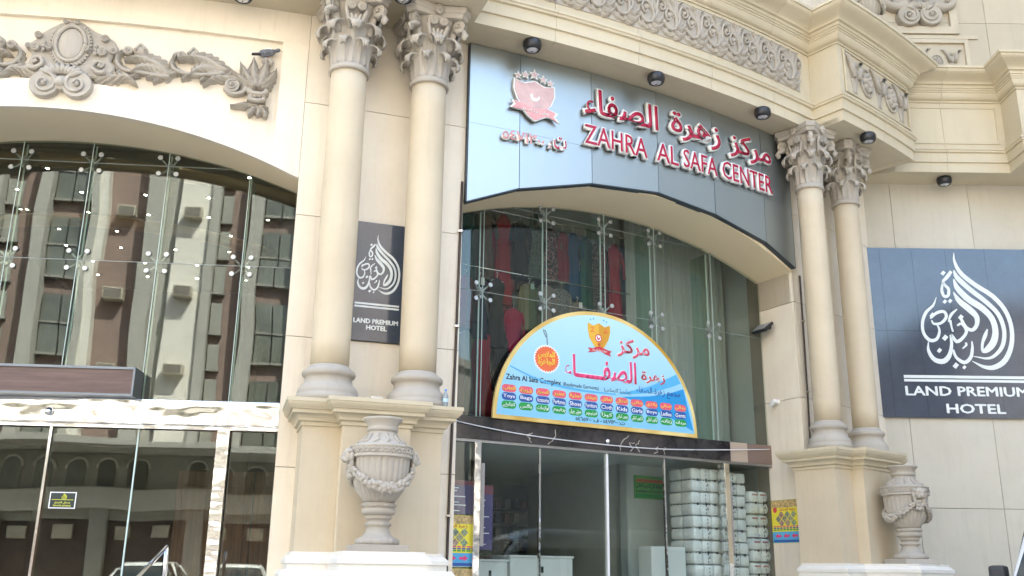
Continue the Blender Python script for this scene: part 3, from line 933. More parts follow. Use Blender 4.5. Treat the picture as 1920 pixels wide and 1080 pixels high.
copy_tree(urn, cyl_frame(20.62, 39.65).mat(0, 1.772, 0) @ Matrix.Rotation(R(62), 4, 'Z'), "grey carved stone urn with its mask turned to us, before the right column pedestal")
copy_tree(urn, cyl_frame(20.46, 41.6).mat(0, 10.0, 0) @ Matrix.Rotation(R(30), 4, 'Z') @ Matrix.Scale(0.95, 4), "grey stone urn foot standing above the cornice over the right columns")

# ================================================================ CARVED RELIEFS
PH0, Z0 = 7.733, 7.406
def on_spandrel(p): return pol(19.396 - p.y, PH0 + math.degrees(p.x / 19.42), Z0 + p.z)
def cart(part, fn):
    m = MB(); fn(m); warp(m, on_spandrel)
    me = m.mesh(part, M_GREY); fix_normals(me)
    return link(part, me, cartouche)
cartouche = empty("relief_cartouche", None, building)
def bevel_plate(m, outline, y0, h, inset=0.02):
    cx = sum(p[0] for p in outline) / len(outline); cz = sum(p[1] for p in outline) / len(outline)
    sm = [tuple(v) for v in spline([Vector(p) for p in outline + outline[:1]], 96)][:-1]
    n = len(sm)
    P = [Vector(q) for q in reversed(sm)]
    ins = offset_poly(P, -inset)
    P = list(reversed(P)); ins = list(reversed(ins))
    vs_ = [Vector((x, y0, z)) for x, z in P] + [Vector((x, y0 - h * .75, z)) for x, z in P] + [Vector((x, y0 - h, z)) for x, z in ins]
    fs = [(i * n + k, i * n + (k + 1) % n, (i + 1) * n + (k + 1) % n, (i + 1) * n + k) for i in range(2) for k in range(n)]
    fs.append(tuple(2 * n + k for k in range(n)))
    m.add(vs_, fs, 0, False)
OUT = [(-0.284, 0.192), (-0.103, 0.313), (0.063, 0.316), (0.22, 0.214), (0.419, 0.13), (0.511, 0.009), (0.454, -0.153), (0.51, -0.25), (0.438, -0.373), (0.235, -0.405), (0.1, -0.42), (0.0, -.43), (-.1, -.43), (-.288, -.388), (-0.501, -0.341), (-0.441, -0.235), (-0.424, -0.131), (-0.491, -0.046), (-0.387, 0.066), (-0.362, 0.12)]
cart("back_plate", lambda m: bevel_plate(m, OUT, 0.02, 0.09))
def _oval(m):
    M = Matrix.Translation((0, -0.06, 0.0)) @ Matrix.Rotation(R(90), 4, 'X') @ Matrix.Diagonal((1, 1.4, 1, 1))
    m.lathe([(.145, -.02), (.145, .03), (.125, .045), (.08, .058), (.03, .063), (.001, .063)], 40, M, 0, True, False)
cart("oval_boss", _oval)
def _ring(m):
    for rx, rz, rr, y in ((.163, .225, .024, .10), (.198, .262, .016, .085)):
        m.tube([(rx * math.cos(a), -y, rz * math.sin(a)) for a in frange(0, 2 * math.pi, 48)], rr, 8, 0, True, 1.0, (0, 1, 0))
    for k in range(40):
        a = 2 * math.pi * k / 40
        ball(m, .222 * math.cos(a), .284 * math.sin(a), .018, -.085)
cart("oval_frame", _ring)
for (x, z, r, cc, st, h) in ((-.368, .087, .042, 1, 0, .12), (.367, .105, .046, -1, math.pi, .12), (-.377, -.076, .05, 1, 0, .13), (.356, -.072, .055, -1, math.pi, .13),
                             (-.463, -.05, .036, -1, 0, .10), (.472, -.034, .05, 1, math.pi, .10), (-.224, -.076, .036, 1, 0, .15), (.19, -.064, .036, -1, math.pi, .15),
                             (-.086, .275, .03, 1, 0, .13), (.042, .278, .03, -1, math.pi, .13)):
    cart("scroll", lambda m: scroll_disc(m, x, z, r, h, 1.6, cc, st))
for (x, z, cc) in ((-.205, -.545, -1), (.145, -.53, 1)):
    cart("scroll", lambda m: scroll_disc(m, x, z, .165, .15, 1.25, cc, math.pi / 2))
cart("boss", lambda m: (ball(m, -.03, -.525, .06, -.14, 1.0), m.lathe([(.085, 0), (.085, .14), (.07, .15), (.001, .15)], 20, Matrix.Translation((-.03, .0, -.525)) @ Matrix.Rotation(R(90), 4, 'X'), 0, False, False)))
def _shell(m):
    for k in range(-4, 5):
        a = R(90 + k * 17)
        m.tube([(-.03 + .10 * math.cos(a), -.13, -.46 + .05 * math.sin(a)), (-.03 + .17 * math.cos(a), -.15, -.44 + .10 * math.sin(a)), (-.03 + .25 * math.cos(a), -.12, -.42 + .14 * math.sin(a))], [.02, .028, .02], 7, 0, True, 1.2)
    m.prism([(-.29, -.44), (.23, -.44), (.23, -.36), (.12, -.29), (-.18, -.29), (-.29, -.36)], -.11, .02)
cart("shell", _shell)
for sx, lf in ((-1, [(-0.33, -0.40), (-0.50, -0.34), (-0.62, -0.36), (-0.717, -0.483)]), (1, [(0.30, -0.40), (0.501, -0.354), (0.652, -0.348), (0.785, -0.449)])):
    cart("leaf", lambda m: acanthus(m, lf, .085, .085, 5))
for sx in (-1, 1):
    cart("curl", lambda m: (rel_tube(m, [(sx * .42, -.33), (sx * .34, -.34), (sx * .27, -.27), (sx * .32, -.20), (sx * .39, -.23), (sx * .36, -.28)], .03, .014, .095), ball(m, sx * .35, -.25, .025, -.10)))
    for dz in (0, .045, .09): cart("bead", lambda m: ball(m, sx * .285, -.10 + dz, .024, -.10))

def swag(part, fn, parent):
    m = MB(); fn(m); warp(m, on_spandrel)
    me = m.mesh(part, M_GREY); fix_normals(me); return link(part, me, parent)
sw = empty("relief_garland", None, building)
def scroll_group(lf, ldn, sc, kn, par):
    swag("leaf", lambda m: acanthus(m, lf, .105, .10, 8), par)
    swag("leaf", lambda m: acanthus(m, ldn, .115, .085, 7), par)
    swag("stem", lambda m: rel_tube(m, sc, .026, .020, .06), par)
    # leaflets along the stem: on the back of the hook and hanging under it
    S = spline([Vector(q) for q in sc], 20)
    sg = 1 if lf[0][0] > lf[-1][0] else -1
    swag("leaf", lambda m: acanthus(m, [tuple(S[k]) for k in (7, 10, 13, 16)], .05, .085, 6), par)
    for k, dx, dz in ((3, -.05, -.10), (6, -.07, -.09), (9, -.05, -.08)):
        q = S[k]
        swag("leaf", lambda m: acanthus(m, [(q.x + .03 * sg, q.y + .02), (q.x + dx * .5 * sg, q.y + dz * .45), (q.x + dx * sg, q.y + dz)], .05, .07, 4, 20, 6, .4), par)
    (x1, z1), (x2, z2) = kn
    swag("scroll", lambda m: scroll_disc(m, x1, z1 - .03, .055, .09, 1.3, -1, 0), par)
    swag("knob", lambda m: (ball(m, x2, z2 - .03, .075, -.05, .9), rel_tube(m, [(x2 - .06, z2 - .05), (x2, z2 + .03), (x2 + .05, z2 - .04)], .02, .012, .11, 10)), par)
scroll_group([(1.107, -.272), (.992, -.165), (.862, -.108), (.738, -.098), (.60, -.145)], [(1.14, -.26), (.952, -.19), (.80, -.20), (.70, -.295)],
             [(1.127, -.29), (1.005, -.294), (.778, -.272), (.604, -.257), (.52, -.158), (.539, -.06), (.605, -.017), (.659, -.035)], ((.631, .023), (.773, .039)), sw)
swag("leaf", lambda m: acanthus(m, [(1.13, -.27), (1.0, -.255), (.93, -.30), (.86, -.34)], .07, .07, 4), sw)
scroll_group([(1.75, -.142), (1.583, -.054), (1.453, -.01), (1.328, -.014), (1.19, -.075)], [(1.73, -.14), (1.535, -.107), (1.416, -.161), (1.34, -.264)],
             [(1.729, -.166), (1.494, -.222), (1.286, -.224), (1.159, -.181), (1.128, -.088), (1.159, .013), (1.219, .033)], ((1.23, .028), (1.363, .058)), sw)
swag("leaf", lambda m: acanthus(m, [(1.76, -.15), (1.64, -.15), (1.56, -.20), (1.50, -.25)], .07, .075, 4), sw)
ls = [(-1.95, .0)]
# the garland left of the cartouche (mirror of the first one, cut by the picture's edge)
mir = lambda L: [(-x - .02, z - .04) for x, z in L]
scroll_group(mir([(1.107, -.272), (.992, -.165), (.862, -.108), (.738, -.098), (.60, -.145)]), mir([(1.14, -.26), (.952, -.19), (.80, -.20), (.70, -.295)]),
             mir([(1.127, -.29), (1.005, -.294), (.778, -.272), (.604, -.257), (.52, -.158), (.539, -.06), (.605, -.017), (.659, -.035)]), mir(((.631, .023), (.773, .039))), sw)
# crowned bunch of plumes at the corner
pl = empty("relief_plume", None, building)
for ax, w in (([(2.10, -.30), (1.98, -.15), (1.90, -.02)], .075), ([(2.11, -.30), (2.06, -.10), (2.05, .07)], .085), ([(2.13, -.30), (2.18, -.10), (2.20, .06)], .085),
              ([(2.14, -.30), (2.26, -.16), (2.325, -.05)], .065), ([(2.14, -.31), (2.24, -.27), (2.30, -.20)], .05), ([(2.09, -.31), (1.95, -.23), (1.80, -.13)], .06)):
    swag("plume", lambda m: acanthus(m, ax, w, .095, 4, 16, 5, .5, .6), pl)
swag("leaf", lambda m: acanthus(m, [(1.99, -.32), (1.915, -.227), (1.756, -.213), (1.603, -.258), (1.50, -.37)], .075, .08, 7), pl)
swag("scroll", lambda m: scroll_disc(m, 1.83, -.315, .085, .09, 1.5, 1, 1.0), pl)
swag("stem", lambda m: rel_tube(m, [(2.0, -.32), (1.94, -.395), (1.83, -.415), (1.745, -.35)], .03, .025, .05), pl)
def _crown(m):
    rel_tube(m, [(2.015, -.36), (2.06, -.40), (2.13, -.41), (2.20, -.40), (2.235, -.35)], .03, .03, .11, 12)
    rel_tube(m, [(2.02, -.47), (2.08, -.49), (2.16, -.49), (2.22, -.46)], .028, .028, .10, 12)
    m.prism([(2.03, -.49), (2.22, -.48), (2.235, -.36), (2.02, -.37)], -.085, .02)
    for k in range(4): ball(m, 2.055 + k * .048, -.44 + .006 * k, .03, -.10)
swag("crown", _crown, pl)
for ax, w in (([(2.13, -.53), (2.0, -.54), (1.83, -.59)], .055), ([(2.13, -.53), (2.08, -.60), (2.05, -.69)], .06), ([(2.14, -.53), (2.16, -.61), (2.15, -.68)], .06), ([(2.16, -.53), (2.22, -.60), (2.25, -.69)], .06), ([(2.15, -.53), (2.22, -.54), (2.27, -.57)], .04)):
    swag("leaf", lambda m: acanthus(m, ax, w, .08, 4, 14, 5, .5), pl)
swag("rosette", lambda m: [ball(m, 2.21 + .045 * math.cos(k * 1.05), .055 + .03 * math.sin(k * 1.05), .032, -.06) for k in range(6)], pl)

# ---- frieze rinceau on the curved entablature
def frieze_unit():
    m = MB()
    # main S stem, two spirals, leaves: one repeat 0.40 wide, 0.62 high, centred
    rel_tube(m, [(-.22, -.10), (-.12, -.20), (-.01, -.17), (.03, -.04), (-.02, .08), (-.12, .12), (-.17, .02), (-.12, -.06), (-.07, -.01)], .022, .012, .035, 30)
    rel_tube(m, [(.0, -.15), (.08, -.02), (.09, .12), (.14, .22), (.22, .20), (.24, .11), (.18, .07), (.15, .12)], .02, .010, .035, 26)
    ball(m, -.10, .02, .035, -.03); ball(m, .185, .14, .028, -.03)
    acanthus(m, [(-.02, .05), (-.07, .17), (-.16, .24), (-.24, .21)], .05, .045, 4, 18, 5)
    acanthus(m, [(.0, .02), (.02, .16), (-.01, .25), (-.08, .30)], .045, .045, 4, 18, 5)
    acanthus(m, [(.08, .02), (.05, .18), (.09, .27), (.16, .30)], .042, .045, 4, 18, 5)
    acanthus(m, [(.02, -.10), (.11, -.12), (.18, -.06), (.20, .03)], .045, .04, 4, 18, 5)
    acanthus(m, [(-.02, -.17), (.08, -.22), (.15, -.20), (.21, -.13)], .045, .045, 4, 18, 5)
    acanthus(m, [(-.05, -.18), (-.03, -.26), (.04, -.30), (.12, -.29)], .04, .04, 4, 18, 5)
    acanthus(m, [(-.14, -.16), (-.15, -.24), (-.10, -.29), (-.05, -.31)], .035, .04, 3, 18, 5)
    acanthus(m, [(-.18, -.08), (-.22, -.18), (-.20, -.25), (-.16, -.30)], .035, .035, 3, 18, 5)
    m.box(-.21, .21, -.006, .01, -.325, .325)
    me = m.mesh("acanthus_scroll", M_GREY); fix_normals(me); return me
FU = frieze_unit()
rin = empty("frieze_carving", None, building)
nfu = 13; step = (37.45 - 22.45) / nfu
for k in range(nfu):
    fr = cyl_frame(20.004, 22.45 + step * (k + .5))
    link("acanthus_scroll", FU, rin, WORLD[rin.name].inverted() @ fr.mat(0, 9.075, 0) @ Matrix.Diagonal((step * math.pi / 180 * 20 / .41, 1, 1, 1)))
# ---- right block panel: thistle vases and rosettes
def vase_motif(m, x, z, s=1.0):
    prof = [(.02, -.28), (.05, -.27), (.045, -.22), (.07, -.12), (.105, .0), (.11, .06), (.09, .12), (.05, .17), (.02, .2)]
    m.lathe([(a * s, b * s) for a, b in prof], 16, Matrix.Translation((x, .01, z)) @ Matrix.Diagonal((1, .45, 1, 1)), 0, True, False)
    for sx in (-1, 1):
        m.tube([(x + sx * .05 * s, -.03, z - .05 * s), (x + sx * .10 * s, -.035, z + .12 * s), (x + sx * .17 * s, -.03, z + .24 * s), (x + sx * .24 * s, -.025, z + .26 * s)], [.05 * s, .045 * s, .03 * s, .012 * s], 7, 0, True, .8)
    ball(m, x, z + .16 * s, .045 * s, -.03)
def rosette_motif(m, x, z, s=1.0):
    for k in range(8):
        a = k * math.pi / 4; ball(m, x + .07 * s * math.cos(a), z + .09 * s * math.sin(a), .04 * s, -.015)
    for k in range(5):
        a = k * 1.257; ball(m, x + .03 * s * math.cos(a), z + .035 * s * math.sin(a), .032 * s, -.04)
    m.tube([(x + .13 * s * math.cos(a), -.012, z + .17 * s * math.sin(a)) for a in frange(0, 2 * math.pi, 24)], .016 * s, 6, 0, True, 1, (0, 1, 0))
def motif(parent, M, kind, x, z, s):
    m = MB(); (vase_motif if kind == 'v' else rosette_motif)(m, x, z, s)
    me = m.mesh("thistle" if kind == 'v' else "rosette", M_GREY); fix_normals(me)
    link(me.name.split('.')[0], me, parent, WORLD[parent.name].inverted() @ M)
bp = empty("block_carving", None, building)
for kind, x in (('v', -.72), ('r', -.36), ('v', 0.02), ('r', .40), ('v', .74)): motif(bp, f40.mat(), kind, x, 9.05, 1.12 if kind == 'v' else 1.35)
rp = empty("upper_panel_carving", None, building)
uf = Frame(0, YU, 0)
for kind, x, z in (('v', 7.24, 10.47), ('r', 7.53, 10.42), ('v', 7.80, 10.45), ('r', 6.95, 10.42)): motif(rp, uf.mat(), kind, x, z, .80)
# ---- second cartouche, on the upper right wall
c2 = empty("upper_cartouche", None, building)
def cart2(part, fn):
    m = MB(); fn(m); me = m.mesh(part, M_GREY); fix_normals(me)
    link(part, me, c2, WORLD[c2.name].inverted() @ uf.mat(7.30, 11.90, 0) @ Matrix.Scale(1.14, 4))
cart2("back_plate", lambda m: bevel_plate(m, OUT, 0.02, 0.09)); cart2("oval_boss", _oval); cart2("oval_frame", _ring)
for (x, z, cc) in ((-.205, -.545, -1), (.145, -.53, 1)): cart2("scroll", lambda m: scroll_disc(m, x, z, .175, .15, 1.25, cc, math.pi / 2))
cart2("shell", _shell)
for sx in (-1, 1): cart2("scroll", lambda m: rel_tube(m, [(sx * .22, -.33), (sx * .36, -.38), (sx * .50, -.33), (sx * .52, -.25), (sx * .42, -.22)], .075, .05, .07))
# ================================================================ GLASS FRONTS
def wood(name, c1, c2, scale=3.0, rough=0.4, vert=False):
    m, nt, b = node_mat(name)
    setp(b, rough=rough)
    n = noise(nt, scale, 6, 0.65, geo_pos(nt), (9, 9, 0.7) if vert else (0.7, 0.7, 9))
    nt.links.new(ramp(nt, n, 0.3, 0.72, c1, c2), b.inputs["Base Color"])
    return m
M_WOODBOX = wood("red_brown_laminate", (0.085, 0.05, 0.046), (0.15, 0.092, 0.084), 2.2, 0.35)
M_WOOD = wood("dark_wood_panelling", (0.13, 0.045, 0.025), (0.26, 0.11, 0.06), 2.0, 0.45, True)
M_DARKWALL = plain("dark_brown_wall", (0.085, 0.07, 0.06), 0.7, 0, .3, .15)
M_HALLCEIL = plain("hall_ceiling", (0.22, 0.19, 0.15), 0.7, 0, .3, .1)
M_FLOOR = plain("polished_floor", (0.30, 0.26, 0.22), 0.2, 0, .5, .1)
M_SILICONE = plain("grey_silicone", (0.32, 0.36, 0.34), 0.5)
M_LAMP, nt_, b_ = node_mat("lit_downlight"); setp(b_, col=(1, .95, .85), emit=(1, .93, .80), emit_s=12.0)

def arch_table(pc, fr):
    return [(to_plane(pol(RW, p), fr), arch_z(p, pc)) for p in frange(pc - HALF, pc + HALF, 60)]
def arch_at(tab, s):
    if s <= tab[0][0]: return tab[0][1]
    for (a, za), (b, zb) in zip(tab[:-1], tab[1:]):
        if a <= s <= b: return za + (zb - za) * (s - a) / (b - a)
    return tab[-1][1]
TAB_L, TAB_C = arch_table(PHI_L, GL), arch_table(PHI_C, GC)
def spider_mesh():
    m = MB()
    for sx in (-1, 1):
        for sz in (-1, 1):
            m.tube([(0, .075, 0), (sx * .055, .06, sz * .055), (sx * .105, .03, sz * .105)], [.017, .014, .010], 8)
            m.lathe([(.008, -.04), (.008, .0), (.031, .002), (.031, .012), (.026, .016), (.001, .016)], 16, Matrix.Translation((sx * .105, -.006, sz * .105)) @ Matrix.Rotation(R(90), 4, 'X'), 0, False)
    m.lathe([(.032, -.05), (.032, .03), (.02, .042), (.001, .045)], 16, Matrix.Translation((0, .07, 0)) @ Matrix.Rotation(R(90), 4, 'X'), 0, False)
    m.box(-.016, .016, .06, .17, -.075, .075)
    me = m.mesh("spider_fitting", M_SPIDER); fix_normals(me); return me
SPIDER = spider_mesh()
def pane(fr, s0, s1, z0, z1, mat, parent, tab=None, g=0.004, name="pane"):
    n = 10 if tab else 1
    ss = frange(s0 + g, s1 - g, n)
    tops = [min(z1 - g, arch_at(tab, s)) if tab else z1 - g for s in ss]
    if max(tops) < z0 + .03: return None
    poly = [(s0 + g, z0 + g), (s1 - g, z0 + g)] + [(s, max(t, z0 + g + .001)) for s, t in zip(reversed(ss), reversed(tops))]
    return MB().prism(poly, 0.0, 0.012, 0, fr.mat()).build(name, mat, parent)
def glass_front(name, fr, joints, rows, tab, mat, fins=True):
    e = empty(name, None, building)
    for a, b in zip(joints[:-1], joints[1:]):
        for k in range(len(rows) - 1): pane(fr, a, b, rows[k], rows[k + 1], mat, e, tab)
        pane(fr, a, b, rows[-1], 9.0, mat, e, tab)
    for s in joints[1:-1]:
        zt = arch_at(tab, s)
        MB().box(s - .004, s + .004, .001, .011, rows[0], zt, M=fr.mat()).build("joint_strip", M_GLASS_EDGE, e)
        MB().box(s - .008, s + .008, .12, .46, rows[0], zt, M=fr.mat()).build("glass_fin", M_FIN, e)
        MB().box(s - .0085, s + .0085, .105, .119, rows[0], zt, M=fr.mat()).build("fin_edge", M_GLASS_EDGE, e)
        for z in rows[1:]:
            if z < zt - .05: link("spider_fitting", SPIDER, e, WORLD[e.name].inverted() @ fr.mat(s, z, 0))
    for z in rows[1:]:
        ss = [t[0] for t in tab if t[1] > z]
        MB().box(max(joints[0], min(ss)), min(joints[-1], max(ss)), .001, .011, z - .003, z + .003, M=fr.mat()).build("joint_strip", M_SILICONE, e)
    return e
GF_L = glass_front("entrance_glass_front", GL, [-2.75, -1.50, -0.572, .25, 1.165, 2.158, 2.80], [3.43, 5.085, 6.33], TAB_L, M_GLASS_L)
GF_C = glass_front("shop_glass_front", GC, [-2.86, -2.07, -1.09, -.115, .78, 1.86, 2.84], [3.47, 5.125, 6.39], TAB_C, M_GLASS_C)

# ---- hotel entrance: steel header, wood-clad door-operator box, post, doors
ent = empty("entrance_doors", None, building)
ML = GL.mat()
MB().bbox(-2.8, 2.80, -.13, .05, 3.150, 3.425, .006, M=ML).build("header_band", M_STEEL, ent)
MB().bbox(-2.8, 2.80, -.05, .04, 3.105, 3.149, .004, M=ML).build("header_rail", M_STEEL2, ent)
MB().bbox(2.09, 2.225, -.10, .06, 0.0, 3.10, .006, M=ML).build("door_post", M_STEEL2, ent)
for s0, s1 in ((-2.75, -1.50), (-1.50, .232), (.268, 1.20), (1.20, 2.085), (2.23, 2.80)):
    pane(GL, s0, s1, .03, 3.10, M_GLASS_L, ent, name="door_pane")
MB().box(.236, .264, -.03, .02, .03, 3.104, M=ML).build("door_edge", M_CHROME, ent)
MB().box(1.192, 1.208, -.004, .018, .03, 3.104, M=ML).build("door_edge", M_GLASS_EDGE, ent)
op = MB().bbox(-2.8, 1.150, -.30, -.01, 3.440, 3.742, .004, M=ML).build("operator_box", M_WOODBOX, ent)
fm = MB()
fm.box(-2.8, 1.172, -.318, -.005, 3.725, 3.752, M=ML); fm.box(-2.8, 1.172, -.318, -.005, 3.427, 3.450, M=ML); fm.box(1.151, 1.172, -.317, -.006, 3.451, 3.724, M=ML)
fm.build("operator_frame", plain("dark_steel_trim", (.16, .19, .23), .3, .8), ent)
MB().lathe([(.045, 0), (.045, .03), (.04, .05), (.025, .068), (.001, .075)], 20, ML @ Matrix.Translation((.244, -.13, 3.27)) @ Matrix.Rotation(R(115), 4, 'X')).build("sensor_dome", M_CHROME, ent)

# ---- hall behind it
hall = empty("entrance_hall", None, building)
MB().box(-3.6, 3.2, .30, 10.0, -.05, .05, M=ML).build("hall_floor", M_FLOOR, hall)
MB().box(-3.6, 3.2, .60, 10.0, 7.50, 7.6, M=ML).build("hall_ceiling", M_HALLCEIL, hall)
MB().box(-3.6, 3.2, .50, .60, 6.75, 7.6, M=ML).build("hall_bulkhead", M_DARKWALL, hall)
MB().box(-3.7, -3.6, .30, 10.0, 0, 7.6, M=ML).build("hall_wall", M_DARKWALL, hall)
MB().box(3.12, 3.22, .42, 10.0, 0, 7.6, M=ML).build("hall_wall", M_DARKWALL, hall)
MB().box(2.84, 3.12, .10, .40, 0, 6.1, M=ML).build("jamb_lining", M_WOOD, hall)
MB().box(-3.6, 3.12, 9.9, 10.0, 0, 7.6, M=ML).build("hall_rear_wall", M_DARKWALL, hall)
for a, b in ((1.05, 1.55), (1.57, 2.08), (2.10, 2.60)):
    MB().bbox(a, b, 2.6, 2.66, .05, 2.9, .012, M=ML).build("wood_panel", M_WOOD, hall)
    MB().bbox(a + .08, b - .08, 2.575, 2.602, .25, 2.7, .01, M=ML).build("raised_field", M_WOOD, hall)
MB().box(-3.6, 3.1, 1.2, 3.4, 3.30, 3.42, M=ML).build("mezzanine_floor", M_WOOD, hall)
cv = MB()
for rr, zz in ((3.2, 6.9), (5.2, 7.15)):
    cv.tube([ML @ Vector((-1.2 + rr * math.cos(a), 6.6 - rr * math.sin(a) * .9, zz)) for a in frange(.15, math.pi - .15, 30)], .16, 8, 0, True, .6)
cv.build("cove_glow_arcs", plain("cove_glow_ochre", (.36, .21, .07), .5), hall)  # ochre colour stands in for the glow of the cove lighting
def downlight():
    e = empty("ceiling_downlight", I4)
    MB().lathe([(.075, -.012), (.075, .0), (.029, .0), (.029, -.012)], 16, caps=False).build("trim_ring", M_CHROME, e, I4)
    MB().lathe([(.027, -.008), (.027, -.004)], 16).build("lamp", M_LAMP, e, I4)
    return e
DL = downlight()
tag(DL, "small round lit downlight in the entrance hall ceiling behind the glass", "ceiling light", "downlights in the hall ceiling")
first = True
for i in range(6):
    for k in range(9):
        M = ML @ Matrix.Translation((-2.55 + 1.02 * i + .2 * (k % 2), 1.15 + .95 * k, 7.498))
        if first: DL.matrix_basis = M; WORLD[DL.name] = M.copy(); first = False
        else: copy_tree(DL, M)

# ---- shop: black stone header, posts, doors
sd = empty("shop_doors", None, building)
MC = GC.mat()
m, nt, b = node_mat("black_granite"); setp(b, rough=0.12, spec=.6)
v_ = noise(nt, 1.6, 6, .7, geo_pos(nt)); nt.links.new(ramp(nt, v_, .42, .75, (.018, .017, .018), (.10, .085, .08)), b.inputs["Base Color"])
M_GRANITE = m
for a, b2 in ((-2.84, -1.80), (-1.80, -.72), (-.72, .36), (.36, 1.44), (1.44, 2.02)):
    MB().bbox(a + .002, b2 - .002, -.06, .06, 3.185, 3.468, .003, M=MC).build("header_slab", M_GRANITE, sd)
MB().bbox(2.03, 2.36, -.05, .06, 3.185, 3.468, .003, M=MC).build("header_slab", plain("beige_board", (.42, .33, .25), .6), sd)
MB().bbox(2.364, 2.84, -.05, .06, 3.185, 3.468, .003, M=MC).build("header_slab", plain("brown_board", (.20, .14, .11), .5), sd)
MB().box(-2.84, 2.84, -.045, .04, 3.150, 3.184, M=MC).build("header_rail", plain("dull_aluminium", (.35, .34, .32), .35, .8), sd)
for s, w in ((-2.12, .045), (1.925, .045)):
    MB().bbox(s - w, s + w, -.07, .05, 0, 3.149, .006, M=MC).build("door_post", M_STEEL2, sd)
for a, b2 in ((-2.84, -2.17), (-2.07, -1.185), (-1.185, -.155), (-.125, .84), (.84, 1.875), (1.975, 2.82)):
    pane(GC, a, b2, .03, 3.148, M_GLASS_C, sd, name="door_pane")
MB().box(-.158, -.122, -.02, .03, .03, 3.148, M=MC).build("door_edge", M_WHITE, sd)
for s in (-1.185, .84): MB().box(s - .012, s + .012, -.006, .03, .03, 3.148, M=MC).build("door_edge", M_STEEL2, sd)
for s in (-2.03, 2.01): MB().box(s - .025, s + .025, -.035, .045, 1.9, 2.9, M=MC).build("door_lock_plate", plain("grey_plastic%d" % int(s * 100), (.32, .30, .27), .5), sd)
MB().lathe([(.04, 0), (.04, .03), (.03, .055), (.001, .07)], 16, MC @ Matrix.Translation((-.178, -.06, 3.31)) @ Matrix.Rotation(R(110), 4, 'X')).build("sensor_dome", M_CHROME, sd)
# ghost of removed lettering: crusted strips of old glue on the header
rg = random.Random(3); M_GLUE = plain("old_glue", (.42, .38, .33), .9)
for x in (-1.35, -1.1, .05, .22, .38, .62, .80):
    pts = [(x, 3.20)]
    for q in range(7): pts.append((pts[-1][0] + rg.uniform(-.05, .06), pts[-1][1] + rg.uniform(-.005, .045)))
    MB().ribbon(pts, [rg.uniform(.006, .016) for _ in pts], -.064, -.059, 0, MC).build("glue_streak", M_GLUE, sd)

# ---- shop interior
shop = empty("shop_interior", None, building)
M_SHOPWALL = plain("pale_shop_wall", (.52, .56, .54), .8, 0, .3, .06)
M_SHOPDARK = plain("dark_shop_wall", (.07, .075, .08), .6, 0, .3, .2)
MB().box(-3.3, 3.3, .25, 6.0, -.05, .05, M=MC).build("shop_floor", M_FLOOR, shop)
MB().box(-3.3, 3.3, .12, 6.0, 3.20, 3.44, M=MC).build("upper_floor", M_SHOPWALL, shop)
MB().box(-3.3, 3.3, .30, 6.0, 7.4, 7.5, M=MC).build("shop_ceiling", M_SHOPWALL, shop)
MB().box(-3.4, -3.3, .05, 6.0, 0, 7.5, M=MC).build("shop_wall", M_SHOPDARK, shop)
MB().box(3.12, 3.4, .45, 6.0, 0, 7.5, M=MC).build("shop_wall", M_SHOPWALL, shop)
MB().box(-3.3, 1.15, 1.35, 1.45, 3.44, 7.4, M=MC).build("display_wall", M_SHOPWALL, shop)
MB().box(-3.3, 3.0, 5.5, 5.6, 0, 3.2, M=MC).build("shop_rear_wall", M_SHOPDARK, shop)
MB().box(1.02, 1.14, 1.3, 5.5, 0, 3.2, M=MC).build("shop_partition", M_SHOPWALL, shop)
MB().box(1.02, 3.0, 1.30, 1.42, 0, 3.2, M=MC).build("shop_partition", M_SHOPWALL, shop)
# curtain of the right half, in folds
cu = []; N = 90
for i in range(N + 1):
    s = .95 + 2.0 * i / N
    cu.append((s, .95 + .045 * math.sin(i * .9) + .03 * math.sin(i * .37)))
mcur = MB(); vs_ = [MC @ Vector((s, y, z)) for z in (3.45, 7.38) for s, y in cu] + [MC @ Vector((s, y + .01, z)) for z in (3.45, 7.38) for s, y in cu]
W = N + 1
mcur.add(vs_, [(k, k + 1, W + k + 1, W + k) for k in range(N)] + [(2 * W + k + 1, 2 * W + k, 3 * W + k, 3 * W + k + 1) for k in range(N)], 0, True)
mcur.build("window_curtain", plain("grey_green_curtain", (.42, .45, .42), .9), shop)
for s in (-2.2, -1.1, 0.0):
    MB().box(s - .5, s + .5, 1.22, 1.34, 3.44, 7.3, M=MC).build("display_panel", plain("display_panel_%d" % int(s * 10 + 30), (.30, .33, .32), .7), shop)
MB().tube([MC @ Vector((-2.6, .98, 6.72)), MC @ Vector((1.0, .98, 6.72))], .012, 8).build("hanging_rail", M_CHROME, shop)
MB().tube([MC @ Vector((-2.6, .92, 5.78)), MC @ Vector((1.0, .92, 5.78))], .012, 8).build("hanging_rail", M_CHROME, shop)
MB().tube([MC @ Vector((-2.6, .92, 4.96)), MC @ Vector((-.9, .92, 4.96))], .012, 8).build("hanging_rail", M_CHROME, shop)

